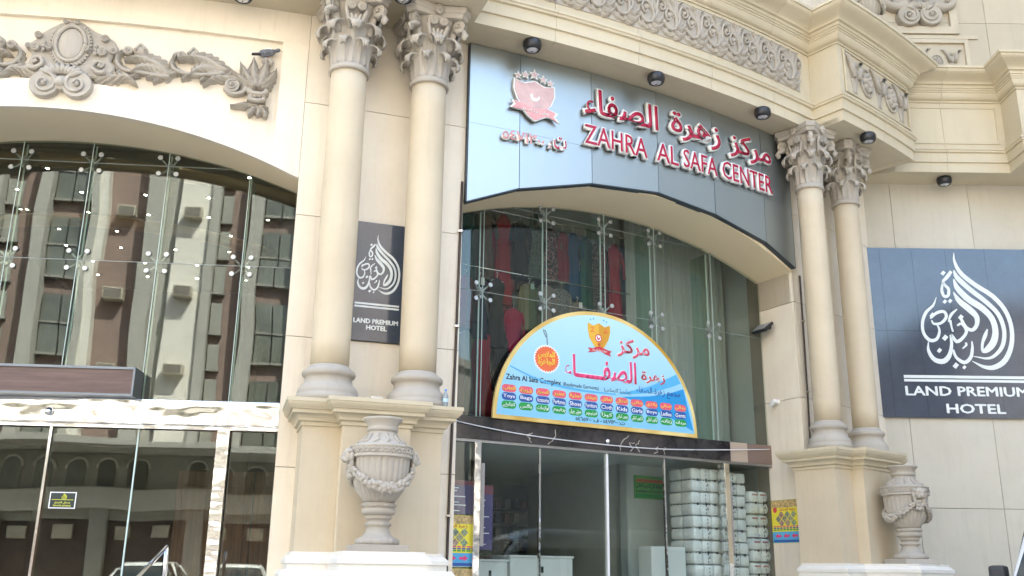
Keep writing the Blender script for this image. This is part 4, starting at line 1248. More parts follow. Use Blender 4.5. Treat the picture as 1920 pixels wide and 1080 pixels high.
# ================================================================ GARMENTS in the upper window
def cloth(name, c, c2=None, scale=22):
    m, nt, b = node_mat(name); setp(b, rough=.85, spec=.2)
    if c2:
        nt.links.new(ramp(nt, noise(nt, scale, 3, .6, geo_pos(nt)), .45, .6, c, c2), b.inputs["Base Color"])
    else: b.inputs["Base Color"].default_value = c + (1,)
    return m
FAB = {'red': cloth("red_fabric", (.30, .025, .04)), 'crimson': cloth("crimson_fabric", (.35, .02, .07)), 'black': cloth("black_fabric", (.03, .028, .033)), 'navy': cloth("navy_fabric", (.03, .035, .06)),
       'brown': cloth("brown_fabric", (.12, .085, .07)), 'floral': cloth("dark_floral_fabric", (.05, .05, .06), (.30, .16, .16), 30), 'teal': cloth("dark_teal_fabric", (.03, .09, .10)),
       'blue': cloth("blue_fabric", (.02, .065, .14)), 'green': cloth("green_fabric", (.018, .085, .065)), 'yellow': cloth("yellow_fabric", (.22, .20, .11)), 'grey': cloth("grey_print_fabric", (.22, .22, .21), (.10, .10, .11), 40),
       'taupe': cloth("taupe_fabric", (.24, .20, .18)), 'wine': cloth("wine_fabric", (.20, .03, .05)), 'rose': cloth("red_orange_top", (.45, .12, .08), (.35, .03, .04), 16)}
M_HANGER = plain("white_plastic_hanger", (.65, .65, .62), .4)
M_PAPER = plain("white_paper", (.75, .75, .72), .7)
def garment(kind, s, z_top, z_bot, fab, label, y=.92, w=.225, tag_=False):
    h = z_top - z_bot
    name = {'dress': "dress", 'gown': "gown", 'blouse': "blouse"}[kind]
    e = empty(name, MC @ Matrix.Translation((s, y, z_bot)))
    sh = {'dress': [(.70, 0), (.66, .2), (.55, .42), (.42, .60), (.40, .66), (.50, .78), (.58, .88), (.50, .94), (.30, .97), (.20, 1.0)],
          'gown': [(.62, 0), (.58, .25), (.50, .45), (.44, .60), (.40, .70), (.48, .80), (.55, .89), (.48, .945), (.30, .975), (.2, 1.0)],
          'blouse': [(.60, 0), (.58, .2), (.54, .45), (.56, .65), (.62, .80), (.60, .90), (.45, .955), (.28, .98), (.2, 1.0)]}[kind]
    rnd = random.Random(int(s * 1000) + int(z_top * 100))
    k1, p1, k2, p2 = rnd.choice((7, 9, 11)), rnd.random() * 6, rnd.choice((4, 5)), rnd.random() * 6
    sub = []
    for (a, za), (b, zb) in zip(sh[:-1], sh[1:]):
        for q in range(3): sub.append((a + (b - a) * q / 3, za + (zb - za) * q / 3))
    sub.append(sh[-1])
    mb = MB()
    mb.lathe([(w * a, h * zz) for a, zz in sub], 40, Matrix.Diagonal((1, .42, 1, 1)), 0, True, True,
             mod=lambda a, i: 1 + (.10 * math.cos(k1 * a + p1 + i * .06) + .06 * math.cos(k2 * a + p2)) * max(0.15, 1 - i / len(sub) * 1.3))
    mb.build("fabric", fab, e, I4)
    for sx in (-1, 1):
        if kind == 'blouse' or rnd.random() < .45:
            L = h * (.55 if kind == 'blouse' else .28)
            mb = MB(); mb.tube([(sx * w * .50, 0, h * .92), (sx * w * .72, 0, h * .92 - L * .4), (sx * w * .78, -.01, h * .92 - L)], [w * .20, w * .19, w * .17], 10, 0, True, .6)
            mb.build("sleeve", fab, e, I4)
    hg = MB(); hg.tube([(-w * .45, 0, h * .955), (0, 0, h * 1.0), (w * .45, 0, h * .955)], .007, 6)
    hg.tube([(0, 0, h), (0, 0, h + .05), (.018, 0, h + .075), (0, 0, h + .095), (-.015, 0, h + .08)], .004, 6)
    hg.build("hanger", M_HANGER, e, I4)
    if tag_:
        MB().box(-.03, .03, -w * .42, -w * .42 + .004, h * .86, h * .98).build("price_card", M_PAPER, e, I4)
    tag(e, label, "garment", "garments hung in the upper shop window")
GAR = [
 ('gown', -2.10, 6.66, 5.70, 'navy', "navy gown at the far left of the top clothes rail"), ('gown', -1.83, 6.62, 5.55, 'teal', "dark teal gown second from the left on the top rail"),
 ('gown', -1.52, 6.66, 5.62, 'brown', "brown gown left of the red gown on the top rail"), ('gown', -1.24, 6.68, 5.30, 'red', "long red gown with orange bodice on the top rail"),
 ('dress', -.95, 6.64, 5.72, 'black', "short black dress right of the long red gown"), ('dress', -.66, 6.62, 5.80, 'grey', "grey print dress beside the black dress on the top rail"),
 ('gown', -.41, 6.62, 5.75, 'floral', "dark floral gown in the middle of the top rail"), ('gown', -.20, 6.60, 5.80, 'wine', "wine red gown between the floral and blue gowns"),
 ('gown', -.01, 6.62, 5.55, 'blue', "bright blue gown on the top rail"), ('gown', .22, 6.60, 5.20, 'green', "long dark green gown right of the blue one"),
 ('gown', .45, 6.58, 5.35, 'floral', "dark floral gown between the green and the right red gown"), ('gown', .76, 6.58, 5.02, 'red', "long red gown alone at the right end of the top rail"),
 ('blouse', -2.12, 5.62, 4.90, 'crimson', "crimson blouse at the far left of the middle rail"), ('blouse', -1.87, 5.62, 4.86, 'wine', "wine blouse second from left on the middle rail"),
 ('dress', -1.64, 5.62, 4.72, 'navy', "navy dress on the middle rail with white price card"), ('dress', -1.36, 5.66, 4.62, 'black', "black dress on the middle rail below the brown gown"),
 ('blouse', -1.08, 5.25, 4.60, 'crimson', "crimson blouse under the hem of the long red gown"), ('blouse', -.82, 5.66, 4.95, 'yellow', "pale yellow blouse on the middle rail"),
 ('blouse', -.53, 5.70, 5.0, 'taupe', "taupe blouse on the middle rail above the arched board"), ('blouse', -.26, 5.68, 4.95, 'grey', "grey print blouse above the top of the arched board"),
 ('blouse', .02, 5.50, 4.75, 'taupe', "taupe blouse below the bright blue gown"), ('gown', .48, 5.25, 4.35, 'crimson', "crimson gown below the dark floral gown at right"),
 ('gown', -2.12, 4.80, 3.85, 'crimson', "crimson gown at the far left of the bottom rail"), ('gown', -1.84, 4.82, 3.70, 'taupe', "taupe gown on the bottom rail left of the bright red one"),
 ('gown', -1.55, 4.84, 3.66, 'red', "bright red gown on the bottom rail left of the arched board"), ('dress', -1.28, 4.82, 4.02, 'black', "black dress on the bottom rail at the arched board's edge"),
 ('dress', -1.02, 4.80, 4.0, 'navy', "navy dress on the bottom rail behind the arched board")]
GAR += [
 ('gown', -1.98, 6.60, 5.62, 'wine', "wine gown half hidden between the first two gowns of the top rail"), ('gown', -1.38, 6.60, 5.50, 'crimson', "crimson gown half hidden left of the long red gown"),
 ('gown', -1.10, 6.60, 5.55, 'wine', "wine gown half hidden between the long red gown and the black dress"), ('gown', -.80, 6.58, 5.60, 'brown', "brown gown half hidden behind the short black dress"),
 ('gown', -.53, 6.58, 5.62, 'black', "black gown half hidden left of the middle floral gown"), ('gown', .33, 6.56, 5.30, 'black', "black gown half hidden right of the long green gown"),
 ('gown', .62, 6.55, 5.30, 'wine', "wine gown half hidden left of the right-hand red gown"), ('blouse', -1.22, 5.62, 4.75, 'wine', "wine blouse half hidden under the long red gown"),
 ('blouse', -.68, 5.66, 4.95, 'crimson', "crimson blouse half hidden right of the yellow blouse"), ('blouse', .24, 5.15, 4.45, 'wine', "wine blouse below the long green gown above the board"),
 ('gown', -1.70, 4.82, 3.70, 'crimson', "crimson gown half hidden left of the bright red one on the bottom rail")]
for k, (kd, s, zt, zb, fb, lb) in enumerate(GAR):
    garment(kd, s, zt, zb, FAB[fb], lb, (.98 if zt > 6 else .92) + (.13 if 'half hidden' in lb else 0), .225, lb.endswith("card") or k in (12, 17, 20))

# ================================================================ GOODS on the ground floor
m, nt, b = node_mat("white_plastic_wrap"); setp(b, rough=.22, spec=.5)
nt.links.new(ramp(nt, noise(nt, 9, 4, .6, geo_pos(nt)), .3, .7, (.74, .76, .75), (.86, .87, .86)), b.inputs["Base Color"])
bump(nt, b, noise(nt, 22, 4, .7, geo_pos(nt)), .35, .02)
M_WRAP = m
M_INK = plain("black_print", (.06, .06, .07), .5)
M_REDINK = plain("faded_red_print", (.45, .20, .20), .6)
def pack_meshes(w, d, h, nx, nz):
    mb = MB()
    for i in range(nx):
        for j in range(2):
            for k in range(nz):
                x0 = -w / 2 + w * i / nx; y0 = d * j / 2; z0 = h * k / nz
                mb.bbox(x0 - .004, x0 + w / nx + .004, y0 - .004, y0 + d / 2 + .004, z0, z0 + h / nz, min(w / nx, h / nz) * .36)
    return mb.mesh("wrap", M_WRAP)
PACK = pack_meshes(.52, .52, .334, 3, 2)
SIX = text_mesh("6", height=.045, depth=.002)
SIX.materials.append(M_INK)
def pack_thing(M, label, red=False, w=.52):
    e = empty("tissue_pack", M)
    link("wrap", PACK, e, I4)
    pr_ = MB(); rq = random.Random(int(M.translation.z * 100))
    z = .155
    for i in range(9): pr_.box(-w / 2 + .03 + i * w / 9, -w / 2 + .055 + i * w / 9, -.0075, -.003, z, z + .008)
    for i in range(3): pr_.box(-.17 + .16 * i, -.14 + .16 * i, -.008, -.003, z - .012, z + .022)
    for i in range(6): pr_.box(-.004, .006, -.0075, -.003, .02 + i * .05, .045 + i * .05)
    for i in range(6): pr_.box(-w / 2 - .0075, -w / 2 - .003, .04 + i * .08, .075 + i * .08, z, z + .008)
    pr_.build("print", M_INK, e, I4)
    link("number", SIX, e, Matrix.Translation((.03, -.006, .10)))
    if red:
        rd = MB()
        for i in range(3): rd.box(-w / 2 + .04 + i * .16, -w / 2 + .15 + i * .16, -.0078, -.003, .268, .292)
        rd.build("red_print", M_REDINK, e, I4)
    tag(e, label, "tissue pack", "shrink-wrapped tissue packs stacked in the shop window")
order = ["topmost", "second", "third", "fourth", "fifth", "sixth", "seventh", "eighth", "lowest"]
for k in range(9):
    z = .06 + .336 * (8 - k)
    pack_thing(MC @ Matrix.Translation((1.70, .14 + .02 * (k % 2), z)), "white plastic tissue pack, %s from the top of the tall left stack" % order[k])
for k in range(9):
    z = .06 + .336 * (8 - k)
    pack_thing(MC @ Matrix.Translation((2.235, .17 + .015 * (k % 3), z - .02)), "white plastic tissue pack, %s from the top of the middle stack by the post" % order[k])
for k in range(8):
    z = .06 + .340 * (7 - k)
    pack_thing(MC @ Matrix.Translation((2.775, .12 + .02 * (k % 2), z + .03)), "white tissue pack with red print, %s from the top of the right stack" % (order[k] if k < 7 else "lowest"), True)
# counters and cartons
M_COUNTER = plain("white_laminate", (.72, .74, .72), .35)
for s0, s1, y0, z1, lb in ((-1.75, -1.22, .75, 1.76, "white laminate counter, left one of two behind the shop doors"), (-1.20, -.22, .72, 1.82, "white laminate counter with lock, right one of two behind the shop doors")):
    e = empty("shop_counter", MC @ Matrix.Translation(((s0 + s1) / 2, y0, 0)))
    w = (s1 - s0) / 2
    MB().bbox(-w, w, 0, .5, .05, z1 - .03, .006).build("cabinet", M_COUNTER, e, I4)
    MB().bbox(-w - .015, w + .015, -.015, .52, z1 - .028, z1, .005).build("worktop", M_COUNTER, e, I4)
    MB().box(-.02, .02, -.012, -.001, z1 - .22, z1 - .14).build("lock", M_CHROME, e, I4)
    tag(e, lb, "counter")
for s, y, z, w, d, h, lb in ((1.03, .20, 1.49, .30, .30, .48, "plain white carton standing before the tall stack of tissue packs"), (.90, .16, .05, .42, .40, 1.42, "larger white carton under the plain carton by the tissue packs")):
    e = empty("carton", MC @ Matrix.Translation((s, y, z)))
    MB().bbox(-w, w, 0, d, 0, h, .012).build("box", M_COUNTER, e, I4)
    MB().box(-w + .02, w - .02, d / 2 - .03, d / 2 + .03, h - .0005, h + .0015).build("tape", M_PAPER, e, I4)
    tag(e, lb, "carton")
# slatwall rack with packets on hooks
e = empty("display_rack", MC @ Matrix.Translation((-.35, 3.4, 0)))
MB().box(-1.25, 1.0, .0, .06, .05, 3.0).build("board", M_SHOPDARK, e, I4)
for k in range(14): MB().box(-1.25, 1.0, -.02, -.001, .25 + k * .19, .27 + k * .19).build("slat", plain("slat_%d" % k, (.10, .10, .10), .5), e, I4) if k < 1 else link("slat", bpy.data.objects["slat"].data, e, Matrix.Translation((0, 0, .19 * k)))
hk = MB(); hk.tube([(0, -.02, 0), (0, -.22, 0), (0, -.24, .02)], .006, 6); HOOK = hk.mesh("hook", M_CHROME)
pkm = []
for q, c in enumerate(((.10, .05, .05), (.05, .06, .09), (.12, .12, .11), (.05, .08, .06))):
    pm = MB(); pm.bbox(-.055, .055, -.21, -.05, -.15, -.01, .012); pkm.append(pm.mesh("packet", plain("packet_%d" % q, c, .35)))
rq = random.Random(11)
for k in range(12):
    for i in range(13):
        x = -1.15 + i * .165; z = .32 + k * .22
        link("hook", HOOK, e, Matrix.Translation((x, 0, z)))
        if rq.random() < .85: link("packet", rq.choice(pkm), e, Matrix.Translation((x, 0, z)))
tag(e, "dark display rack of packets on hooks deep inside the shop", "rack")
# ================================================================ ACROSS THE STREET (seen only in the glass, and it throws light back on the front)
M_OPPW = stone("pale_render_opposite", (.74, .71, .64), (.55, .52, .46), .85)
M_OPPG = stone("grey_pilaster_opposite", (.42, .41, .37), (.30, .29, .26), .85)
M_OPPB = stone("brown_recess_opposite", (.30, .22, .19), (.20, .15, .13), .85)
M_OPPWIN = plain("opposite_window_glass", (.17, .18, .155), .12, 0, .7, .35, .6)
M_FRAME = plain("window_frame_grey", (.30, .29, .26), .6)
YO = -17.0
M_ACW = plain("beige_air_conditioner", (.55, .50, .40), .6)
M_GRILL = plain("air_conditioner_grille", (.20, .18, .15), .6)
opp = empty("opposite_building", T(-10, YO, 0))
tag(opp, "pale apartment building across the street, mirrored in the entrance glass", "building")
HB = 24.0
MB().box(-44, 4, YO - 10, YO - .9, -.1, HB).build("block_core", M_OPPW, opp)
def opp_strip(name, x0, x1, y1, z0, z1, mat): return MB().box(x0, x1, YO - 1.0, y1, z0, z1).build(name, mat, opp)
def bay(x):
    """one 8.4 m repeat of the facade, from its left end"""
    opp_strip("pilaster", x + 0.0, x + .5, YO + .25, 5.7, HB, M_OPPG)
    z = 6.4
    while z < HB - 3:
        for k in range(2):
            w = empty("window", None, opp)
            MB().box(x + .55 + k * .72, x + 1.22 + k * .72, YO - .5, YO - .32, z, z + 2.5).build("pane", M_OPPWIN, w)
            MB().box(x + .5 + k * .72, x + 1.27 + k * .72, YO - .62, YO - .26, z - .1, z - .001).build("frame", M_FRAME, w)
            MB().box(x + .5 + k * .72, x + 1.27 + k * .72, YO - .33, YO - .27, z + 1.2, z + 1.28).build("frame", M_FRAME, w)
        z += 3.25
    opp_strip("wall_strip", x + .5, x + 1.95, YO - .52, 5.7, HB, M_OPPB)
    opp_strip("pilaster", x + 1.95, x + 2.25, YO + .1, 5.7, HB, M_OPPG)
    opp_strip("white_strip", x + 2.25, x + 2.62, YO + .0, 5.7, HB, M_OPPW)
    opp_strip("recess_wall", x + 2.62, x + 4.2, YO - .6, 5.7, HB, M_OPPB)
    opp_strip("pilaster", x + 4.2, x + 4.85, YO + .2, 5.7, HB, M_OPPG)
    opp_strip("white_wall", x + 5.4, x + 6.75, YO + .0, 5.7, HB, M_OPPW)
    opp_strip("pilaster", x + 4.85, x + 5.4, YO - .35, 5.7, HB, M_OPPG)
    opp_strip("pilaster", x + 6.75, x + 7.1, YO + .22, 5.7, HB, M_OPPG)  # this grey strip paints the shadow beside the white wall
    z = 6.2
    while z < HB - 2:
        w = empty("window", None, opp)
        MB().box(x + 7.15, x + 7.6, YO - .5, YO - .36, z, z + 1.1).build("pane", plain("blind_pane_%d_%d" % (int(x * 10) + 500, int(z * 10)), (.34, .34, .30), .3), w)
        MB().box(x + 7.1, x + 7.65, YO - .6, YO - .3, z - .12, z - .001).build("frame", M_FRAME, w)
        z += 1.6
    opp_strip("wall_strip", x + 7.1, x + 8.4, YO - .55, 5.7, HB, M_OPPB)
    for z in (8.9, 12.1, 15.6, 19.0, 22.3):
        ac = empty("air_conditioner", None, opp)
        for xx, yy in ((x + 6.05, YO), (x + 3.35, YO - .6)):
            MB().bbox(xx - .36, xx + .36, yy - .05, yy + .55, z, z + .46, .02).build("case", M_ACW, ac)
            MB().box(xx - .31, xx + .31, yy + .551, yy + .565, z + .05, z + .41).build("grille", M_GRILL, ac)
for k in range(-3, 3): bay(-14.62 + 8.4 * k)
# ground floor: arches, white band, shuttered shops
MB().box(-44, 4, YO - 1.0, YO + .32, 3.7, 4.45).build("white_band", M_OPPW, opp)
MB().box(-44, 4, YO - 1.0, YO + .15, 4.45, 5.72).build("arcade_wall", M_OPPG, opp)
for k in range(-18, 11):
    x = -8.4 + 1.12 * k if k % 6 else None
    if x is None: continue
    pts = [(x - .33, 4.5), (x + .33, 4.5)] + [(x + .33 * math.cos(a), 5.18 + .33 * math.sin(a)) for a in frange(0, math.pi, 12)]
    M = Matrix(((-1, 0, 0, 2 * x), (0, -1, 0, YO + .16), (0, 0, 1, 0), (0, 0, 0, 1)))
    w = empty("arched_window", None, opp)
    MB().prism(pts, -.012, .08, 0, M).build("pane", M_OPPWIN, w)
    MB().tube([(x + .38 * math.cos(a), YO + .18, 5.18 + .38 * math.sin(a)) for a in frange(0, math.pi, 14)], .055, 6).build("arch_moulding", M_OPPW, w)
M_SHUT = plain("brown_shutter", (.12, .09, .075), .6, 0, .4, .3, 4)
for k in range(-9, 3):
    x = -9.0 + 3.6 * k
    MB().box(x - 1.5, x + 1.5, YO - .95, YO - .3, 0, 3.3).build("shop_shutter", M_SHUT, opp)
    for q in range(2):
        MB().box(x - 1.2 + 1.5 * q, x - .6 + 1.5 * q, YO - .29, YO - .1, 2.6, 3.1).build("air_conditioner", M_ACW, opp)
    MB().box(x + 1.5, x + 2.1, YO - 1.0, YO + .1, 0, 3.69).build("shop_pier", M_OPPG, opp)
MB().box(-44, 4, YO - 1.0, YO - .2, 3.3, 3.69).build("shop_lintel", M_OPPG, opp)
MB().bbox(-44, 4, YO - 1.0, YO + 3.2, 5.74, 5.98, .02).build("added_shade_slab", M_OPPG, opp)  # slab added only to keep the ground floor below it in shade
MB().bbox(-44.2, 4.2, YO - 1.2, YO + .5, HB, HB + .5, .05).build("parapet", M_OPPW, opp)
# further blocks down the street; dark ones added to dim reflections and bounced light
for (x0, x1, y0, y1, h, c, lb, face) in ((22, 46, -3, 40, 27, (.26, .25, .235), "grey shaded block added beyond the hotel as a dark reflection for sign and glass", 'x'), (4.6, 17, -30, -17.2, 22, (.30, .26, .22), "dark brown block added across the street to cut the light from the right", 'y'),
                                         (23.5, 50, -40, -18, 15, (.24, .22, .20), "low dark block added beyond the gap as a dark reflection for the hotel sign", 'y'), (-75, -48, -34, -17.5, 21, (.64, .60, .54), "pale block along the street to the left", 'y')):
    e = empty("distant_building", T((x0 + x1) / 2, (y0 + y1) / 2, 0))
    wm = stone("render_%d" % int(x0 + 200), c, tuple(a * .7 for a in c), .85)
    MB().box(x0, x1, y0, y1, -.1, h).build("wall", wm, e)
    wsh = None
    z = 1.5
    while z < h - 2.5:
        t = (y0 if face == 'x' else x0) + 1.2
        while t < (y1 if face == 'x' else x1) - 1.5:
            if face == 'x': MB().box(x0 - .03, x0 + .1, t, t + 1.4, z, z + 1.6).build("window", M_OPPWIN, e)
            else: MB().box(t, t + 1.4, y1 - .1, y1 + .03, z, z + 1.6).build("window", M_OPPWIN, e)
            t += 2.9
        z += 3.3
    MB().box(x0 - .3, x1 + .3, y0 - .3, y1 + .3, h, h + .6).build("parapet", wm, e)
    tag(e, lb, "building", "buildings along the street")

# ================================================================ VEHICLES
M_VANP = plain("white_car_paint", (.78, .78, .76), .25, 0, .5, 0, 1, .6)
M_CARG = plain("car_window_glass", (.03, .04, .042), .05, 0, .8)
M_TYRE = plain("tyre_rubber", (.02, .02, .02), .85)
M_RIM = plain("alloy_rim", (.55, .55, .56), .3, .9)
M_LAMPC = plain("headlamp_lens", (.75, .77, .78), .08, 0, .7)
M_PLASTIC = plain("black_plastic", (.03, .03, .032), .6)
def wheel(parent, x, y, r=.34):
    w = empty("wheel", Matrix.Translation((x, y, r)) @ Matrix.Rotation(R(90), 4, 'X'), parent)
    MB().lathe([(r * .6, -.11), (r * .95, -.11), (r, -.08), (r, .08), (r * .95, .11), (r * .6, .11)], 28, caps=False).build("tyre", M_TYRE, w, I4)
    MB().lathe([(.001, -.07), (r * .3, -.08), (r * .6, -.09), (r * .62, 0), (r * .6, .09), (r * .3, .08), (.001, .07)], 28, caps=False).build("rim", M_RIM, w, I4)
def body_from_sections(secs, name, mat, parent, smooth=True):
    """secs: list of (x, [(y,z)...]) outlines with equal counts, lofted front to back"""
    n = len(secs[0][1]); vs_ = []; fs = []
    for x, o in secs: vs_ += [(x, y, z) for y, z in o]
    for i in range(len(secs) - 1):
        for k in range(n):
            fs.append((i * n + k, i * n + (k + 1) % n, (i + 1) * n + (k + 1) % n, (i + 1) * n + k))
    fs += [tuple(reversed(range(n))), tuple((len(secs) - 1) * n + k for k in range(n))]
    me = MB().add(vs_, fs, 0, smooth).mesh(name, mat); fix_normals(me)
    return link(name, me, parent, I4)
def round_sec(w, z0, z1, wt, rad=.12, nb=4):
    """closed cross-section: half width w at the waist, wt at the roof"""
    out = []
    def corner(cy, cz, a0, a1, r):
        for i in range(nb + 1):
            a = R(a0 + (a1 - a0) * i / nb); out.append((cy + r * math.cos(a), cz + r * math.sin(a)))
    corner(w - .06, z0 + .06, -90, 0, .06); corner(wt - rad, z1 - rad, 0, 90, rad); corner(-wt + rad, z1 - rad, 90, 180, rad); corner(-w + .06, z0 + .06, 180, 270, .06)
    return out
def minibus():
    e = empty("minibus", I4)
    W, H = .94, 2.28
    S = [(-2.42, round_sec(.80, .42, .95, .74)), (-2.34, round_sec(.90, .32, 1.12, .84)), (-2.10, round_sec(W, .28, 1.34, .86)), (-1.62, round_sec(W, .28, 1.98, .80)), (-1.42, round_sec(W, .28, H - .10, .80)),
         (-1.10, round_sec(W, .28, H, .82)), (1.9, round_sec(W, .28, H, .82)), (2.25, round_sec(W, .28, H - .05, .81)), (2.36, round_sec(.90, .34, H - .25, .78))]
    body_from_sections(S, "body", M_VANP, e)
    # windscreen and windows stand a little proud of the shell
    ws = [(-2.11, -.76, 1.36), (-2.11, .76, 1.36), (-1.55, .68, 2.07), (-1.55, -.68, 2.07)]
    nrm = Vector((-.785, 0, .62)) * .02
    MB().hexa([Vector(p) + nrm * .2 for p in ws] + [Vector(p) + nrm * 1.9 for p in ws]).build("windscreen", M_CARG, e, I4)
    for sy in (-1, 1):
        for x0, x1 in ((-1.55, -.75), (-.62, .55), (.68, 2.0)):
            yb, yt = sy * .925, sy * .845
            d = .03 * sy
            xa = x0 - (.25 if x0 < -1 else 0)
            MB().hexa([Vector(p) for p in ((xa, yb - d, 1.32), (x1, yb - d, 1.32), (x1, yb + .012 * sy, 1.32), (xa, yb + .012 * sy, 1.32), (x0 + (.1 if x0 < -1 else 0), yt - d, 1.95), (x1, yt - d, 1.95), (x1, yt + .012 * sy, 1.95), (x0 + (.1 if x0 < -1 else 0), yt + .012 * sy, 1.95))]).build("side_window", M_CARG, e, I4)
        mr_ = empty("mirror", Matrix.Translation((-1.75, sy * 1.0, 1.49)), e)
        MB().bbox(-.06, .06, -.075, .075, -.15, .15, .035).build("housing", M_PLASTIC, mr_, I4)
        MB().tube([(.02, -sy * .10, -.10), (.02, 0, -.06)], .02, 6).build("arm", M_PLASTIC, mr_, I4)
        MB().bbox(-2.40, -2.28, sy * .60 - .16, sy * .60 + .16, .80, 1.02, .03).build("headlight", M_LAMPC, e, I4)
        for x in (-1.55, 1.45): wheel(e, x, sy * .80)
        MB().box(-.66, -.645, sy * .944 - .004, sy * .944 + .004, .4, 2.0).build("door_seam", M_PLASTIC, e, I4)
    MB().bbox(-2.47, -2.36, -.42, .42, .66, .90, .02).build("grille", M_PLASTIC, e, I4)
    MB().bbox(-2.50, -2.30, -.84, .84, .32, .54, .05).build("bumper", M_VANP, e, I4)
    # wiper blades
    MB().tube([(-2.15, -.5, 1.36), (-1.93, .05, 1.62)], .012, 5).build("wiper", M_PLASTIC, e, I4)
    return e
van = minibus()
# parked facing the camera at the picture's right edge: its front is local -x
van.matrix_basis = Matrix.Translation((6.745, 9.877, 0)) @ Matrix.Rotation(R(40), 4, 'Z') @ Matrix.Scale(1.05, 4) ; WORLD[van.name] = van.matrix_basis.copy()
tag(van, "white minibus with black mirror parked before the right bay, cut by the picture's edge", "minibus", "vehicles parked along the street")
def car(paint, name="car"):
    e = empty(name, I4)
    W = .88
    S = [(-2.2, round_sec(.70, .40, .66, .62, .08)), (-2.1, round_sec(.82, .26, .76, .72, .1)), (-1.7, round_sec(W, .22, .88, .78, .1)), (-1.05, round_sec(W, .22, .97, .80, .1)), (1.3, round_sec(W, .22, 1.0, .80, .1)), (1.9, round_sec(W, .24, .98, .78, .1)), (2.15, round_sec(.80, .34, .90, .70, .1))]
    body_from_sections(S, "body", paint, e)
    C = [(-1.05, round_sec(.78, .90, .98, .74, .04)), (-.55, round_sec(.76, .90, 1.30, .62, .1)), (-.25, round_sec(.76, .90, 1.42, .58, .1)), (.6, round_sec(.76, .90, 1.44, .58, .1)), (1.1, round_sec(.76, .90, 1.33, .58, .1)), (1.75, round_sec(.72, .88, 1.0, .66, .05))]
    body_from_sections(C, "cabin_glass", M_CARG, e)
    RF = [(-.42, round_sec(.60, 1.36, 1.41, .50, .03)), (-.2, round_sec(.62, 1.40, 1.455, .54, .03)), (.6, round_sec(.62, 1.42, 1.475, .54, .03)), (1.05, round_sec(.60, 1.34, 1.40, .52, .03))]
    body_from_sections(RF, "roof", paint, e)
    for sy in (-1, 1):
        for pts in ([(-1.08, sy * .77, .97), (-.42, sy * .62, 1.40)], [(.25, sy * .79, .98), (.25, sy * .61, 1.43)], [(1.72, sy * .70, .98), (1.05, sy * .60, 1.37)]):
            MB().tube(pts, .035, 6).build("pillar", paint, e, I4)
        MB().bbox(-2.16, -2.0, sy * .6 - .16, sy * .6 + .16, .62, .76, .03).build("headlight", M_LAMPC, e, I4)
        MB().bbox(-.86, -.70, sy * .98 - .09, sy * .98 + .09, .96, 1.09, .03).build("mirror", paint, e, I4)
        for x in (-1.38, 1.35): wheel(e, x, sy * .78, .32)
    MB().bbox(-2.24, -2.12, -.45, .45, .40, .58, .02).build("grille", M_PLASTIC, e, I4)
    return e
c1 = car(M_VANP)
def park(o, x, y, a, label):
    o.matrix_basis = Matrix.Translation((x, y, -.15)) @ Matrix.Rotation(R(a), 4, 'Z') @ Matrix.Scale(1.24, 4); WORLD[o.name] = o.matrix_basis.copy()
    tag(o, label, "car", "vehicles parked along the street")
park(c1, -7.7, -10.6, -84, "white saloon car parked across the street, left of two mirrored in the entrance doors")
c2_ = copy_tree(c1, Matrix.Translation((-4.85, -10.8, -.15)) @ Matrix.Rotation(R(-97), 4, 'Z') @ Matrix.Scale(1.24, 4), "white saloon car parked across the street, right of two mirrored in the entrance doors")
# ================================================================ SHOP FASCIA SIGN
m, nt, b = node_mat("brushed_aluminium_composite"); setp(b, col=(.42, .465, .465), rough=.40, metal=.95)
bump(nt, b, noise(nt, 3.0, 3, .5, geo_pos(nt)), .03, .02)
M_ALU = m
M_SIGNEDGE = plain("dark_sign_edge", (.055, .07, .08), .45, .4)
M_LRED = plain("crimson_acrylic", (.42, .015, .055), .25, 0, .5)
M_LWHITE = plain("white_letter_side", (.80, .82, .80), .4)
M_PINK = plain("washed_pink_acrylic", (.72, .34, .33), .3, 0, .5, .18, 6)
RS = 19.53
SV = [(21.62, 5.97), (23.68, 6.26), (26.82, 6.534), (30.03, 6.63), (33.10, 6.533), (36.20, 6.331), (38.14, 6.066)]
fascia = empty("shop_fascia_sign", cyl_frame(RS, 29.9).mat(0, 7.0, 0))
tag(fascia, "silver faceted fascia sign with raised red Arabic and English letters over the shop arch", "sign")
def slab(p0, p1, zb0, zb1, zt0, zt1, rb, rf, name, mat, parent):
    a = [pol(rb, p0, zb0), pol(rf, p0, zb0), pol(rf, p1, zb1), pol(rb, p1, zb1), pol(rb, p0, zt0), pol(rf, p0, zt0), pol(rf, p1, zt1), pol(rb, p1, zt1)]
    me = MB().hexa(a).mesh(name, mat); fix_normals(me); return link(name, me, parent)
dg = .012
for (p0, z0), (p1, z1) in zip(SV[:-1], SV[1:]):
    slab(p0 + dg, p1 - dg, 7.052, 7.052, ZS - .012, ZS - .012, RS - .045, RS, "panel", M_ALU, fascia)
    slab(p0 + dg, p1 - dg, z0 + .012, z1 + .012, 7.049, 7.049, RS - .045, RS, "panel", M_ALU, fascia)
    slab(p0, p1, z0, z1, ZS - .005, ZS - .005, RS - .079, RS - .046, "backing", M_SIGNEDGE, fascia)
    slab(p0 + .005, p1 - .005, z0 - .004, z1 - .004, z0 + .010, z1 + .010, RS - .10, RS - .002, "bottom_trim", M_SIGNEDGE, fascia)
for p in (21.62, 38.14):
    zb = 5.98 if p < 30 else 6.08
    slab(p - .03, p + .03, zb, zb, ZS - .006, ZS - .006, RS - .09, RS - .004, "end_trim", M_SIGNEDGE, fascia)
